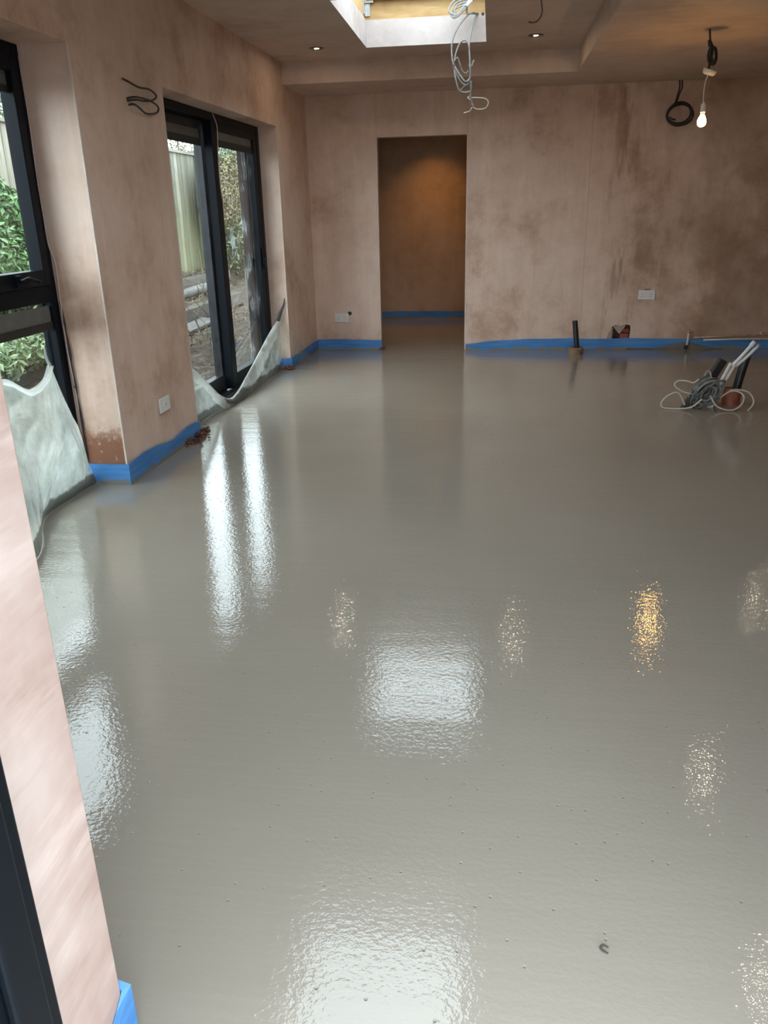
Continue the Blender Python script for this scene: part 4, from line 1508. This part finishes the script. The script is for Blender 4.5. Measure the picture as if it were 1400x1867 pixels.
shrub('laurel_bush', 12000, [(-4.55, 7.0, 1.0, .4, .8, .5), (-4.6, 7.9, 1.15, .38, .6, .5), (-4.6, 8.6, .95, .36, .5, .42), (-4.5, 6.2, .9, .4, .6, .5), (-4.65, 7.5, 1.45, .25, .35, .35)], .040, 21, 'leaf_green',
      'dense green bush seen through the near window', 7)
shrub('variegated_shrub', 3600, [(-3.95, 6.5, .42, .3, .45, .24), (-4.0, 7.2, .46, .28, .4, .25), (-3.9, 5.8, .4, .3, .4, .25)], .042, 22, 'leaf_pale',
      'pale variegated shrub low behind the near window', 6)
shrub('ivy_hedge', 9000, [(-4.55, 14.6, 1.0, .38, .9, .75), (-4.6, 15.8, 1.5, .4, .9, .9), (-4.65, 14.2, 1.7, .3, .6, .7), (-4.6, 17.2, 1.4, .45, 1.0, 1.1), (-4.7, 15.2, 2.3, .3, .9, .5)], .05, 23, 'leaf_ivy',
      'ivy clad hedge at the far end of the garden fence', 7)
shrub('bramble_thicket', 5200, [(-4.4, 13.9, 1.75, .25, .5, .6), (-4.45, 14.9, 2.0, .3, .7, .5), (-4.3, 15.9, 1.0, .3, .8, .5)], .032, 24, 'leaf_brown',
      'brown bramble thicket in front of the ivy hedge', 18, sr=.006)
shrub('overhanging_shrub', 3600, [(-5.7, 12.4, 2.75, .45, .8, .35), (-5.8, 13.8, 2.85, .5, .9, .42), (-5.7, 15.4, 2.8, .5, .9, .45)], .03, 25, 'leaf_brown',
      'thin brown shrub showing above the fence top', 10, base=.3)
shrub('overhanging_shrub', 2200, [(-5.8, 8.2, 2.72, .4, .8, .26), (-5.8, 9.4, 2.68, .4, .8, .26)], .035, 26, 'leaf_ivy',
      'low greenery over the fence top behind the near window', 6, base=.3)

# dead straw and twigs on the bank
rg = random.Random(9)
mb = MB()
vs, fs = [], []
for _ in range(6500):
    x, y = -rg.uniform(2.75, 4.9), rg.uniform(5.0, 15.5)
    z = gz(x, y)
    a = rg.random() * 6.283
    ln = rg.uniform(.04, .22)
    d = Vector((math.cos(a), math.sin(a), rg.uniform(-.05, .55))) * ln
    s = Vector((-math.sin(a), math.cos(a), 0)) * rg.uniform(.0015, .005)
    p = Vector((x, y, z + rg.uniform(.0, .03)))
    b = len(vs)
    vs += [p - s, p + s, p + d * .6 + s * .8 + Vector((0, 0, .004)), p + d * .6 - s * .8, p + d]
    fs += [(b, b + 1, b + 2, b + 3), (b + 3, b + 2, b + 4)]
mb.add(vs, fs)
tag(mb.build('dry_straw', 'straw', base=(0, 0, 0)), 'dry straw and dead stems littering the garden bank', 'straw', kind='stuff')
rg = random.Random(14)
for (cx, cy, cn, lab) in ((-3.1, 9.0, 9, 'bare leafless twigs on the bank close outside the sliding door'), (-3.9, 11.2, 8, 'bare leafless twigs further back on the bank below the fence')):
    r = thing('dead_shrub', (cx, cy, gz(cx, cy)), lab, 'shrub', 'leafless shrubs on the bank')
    for k in range(cn):
        x, y = cx + rg.uniform(-.25, .25), cy + rg.uniform(-.8, .8)
        z = gz(x, y)
        h = rg.uniform(.25, .75)
        pts = [(x, y, z - .02), (x + rg.uniform(-.1, .1), y + rg.uniform(-.12, .12), z + h * .5), (x + rg.uniform(-.2, .2), y + rg.uniform(-.3, .3), z + h)]
        sp = spline(pts, 5)
        MB().tube(sp, [.009 - .0006 * i for i in range(len(sp))], 6).build('stem', 'straw', r)
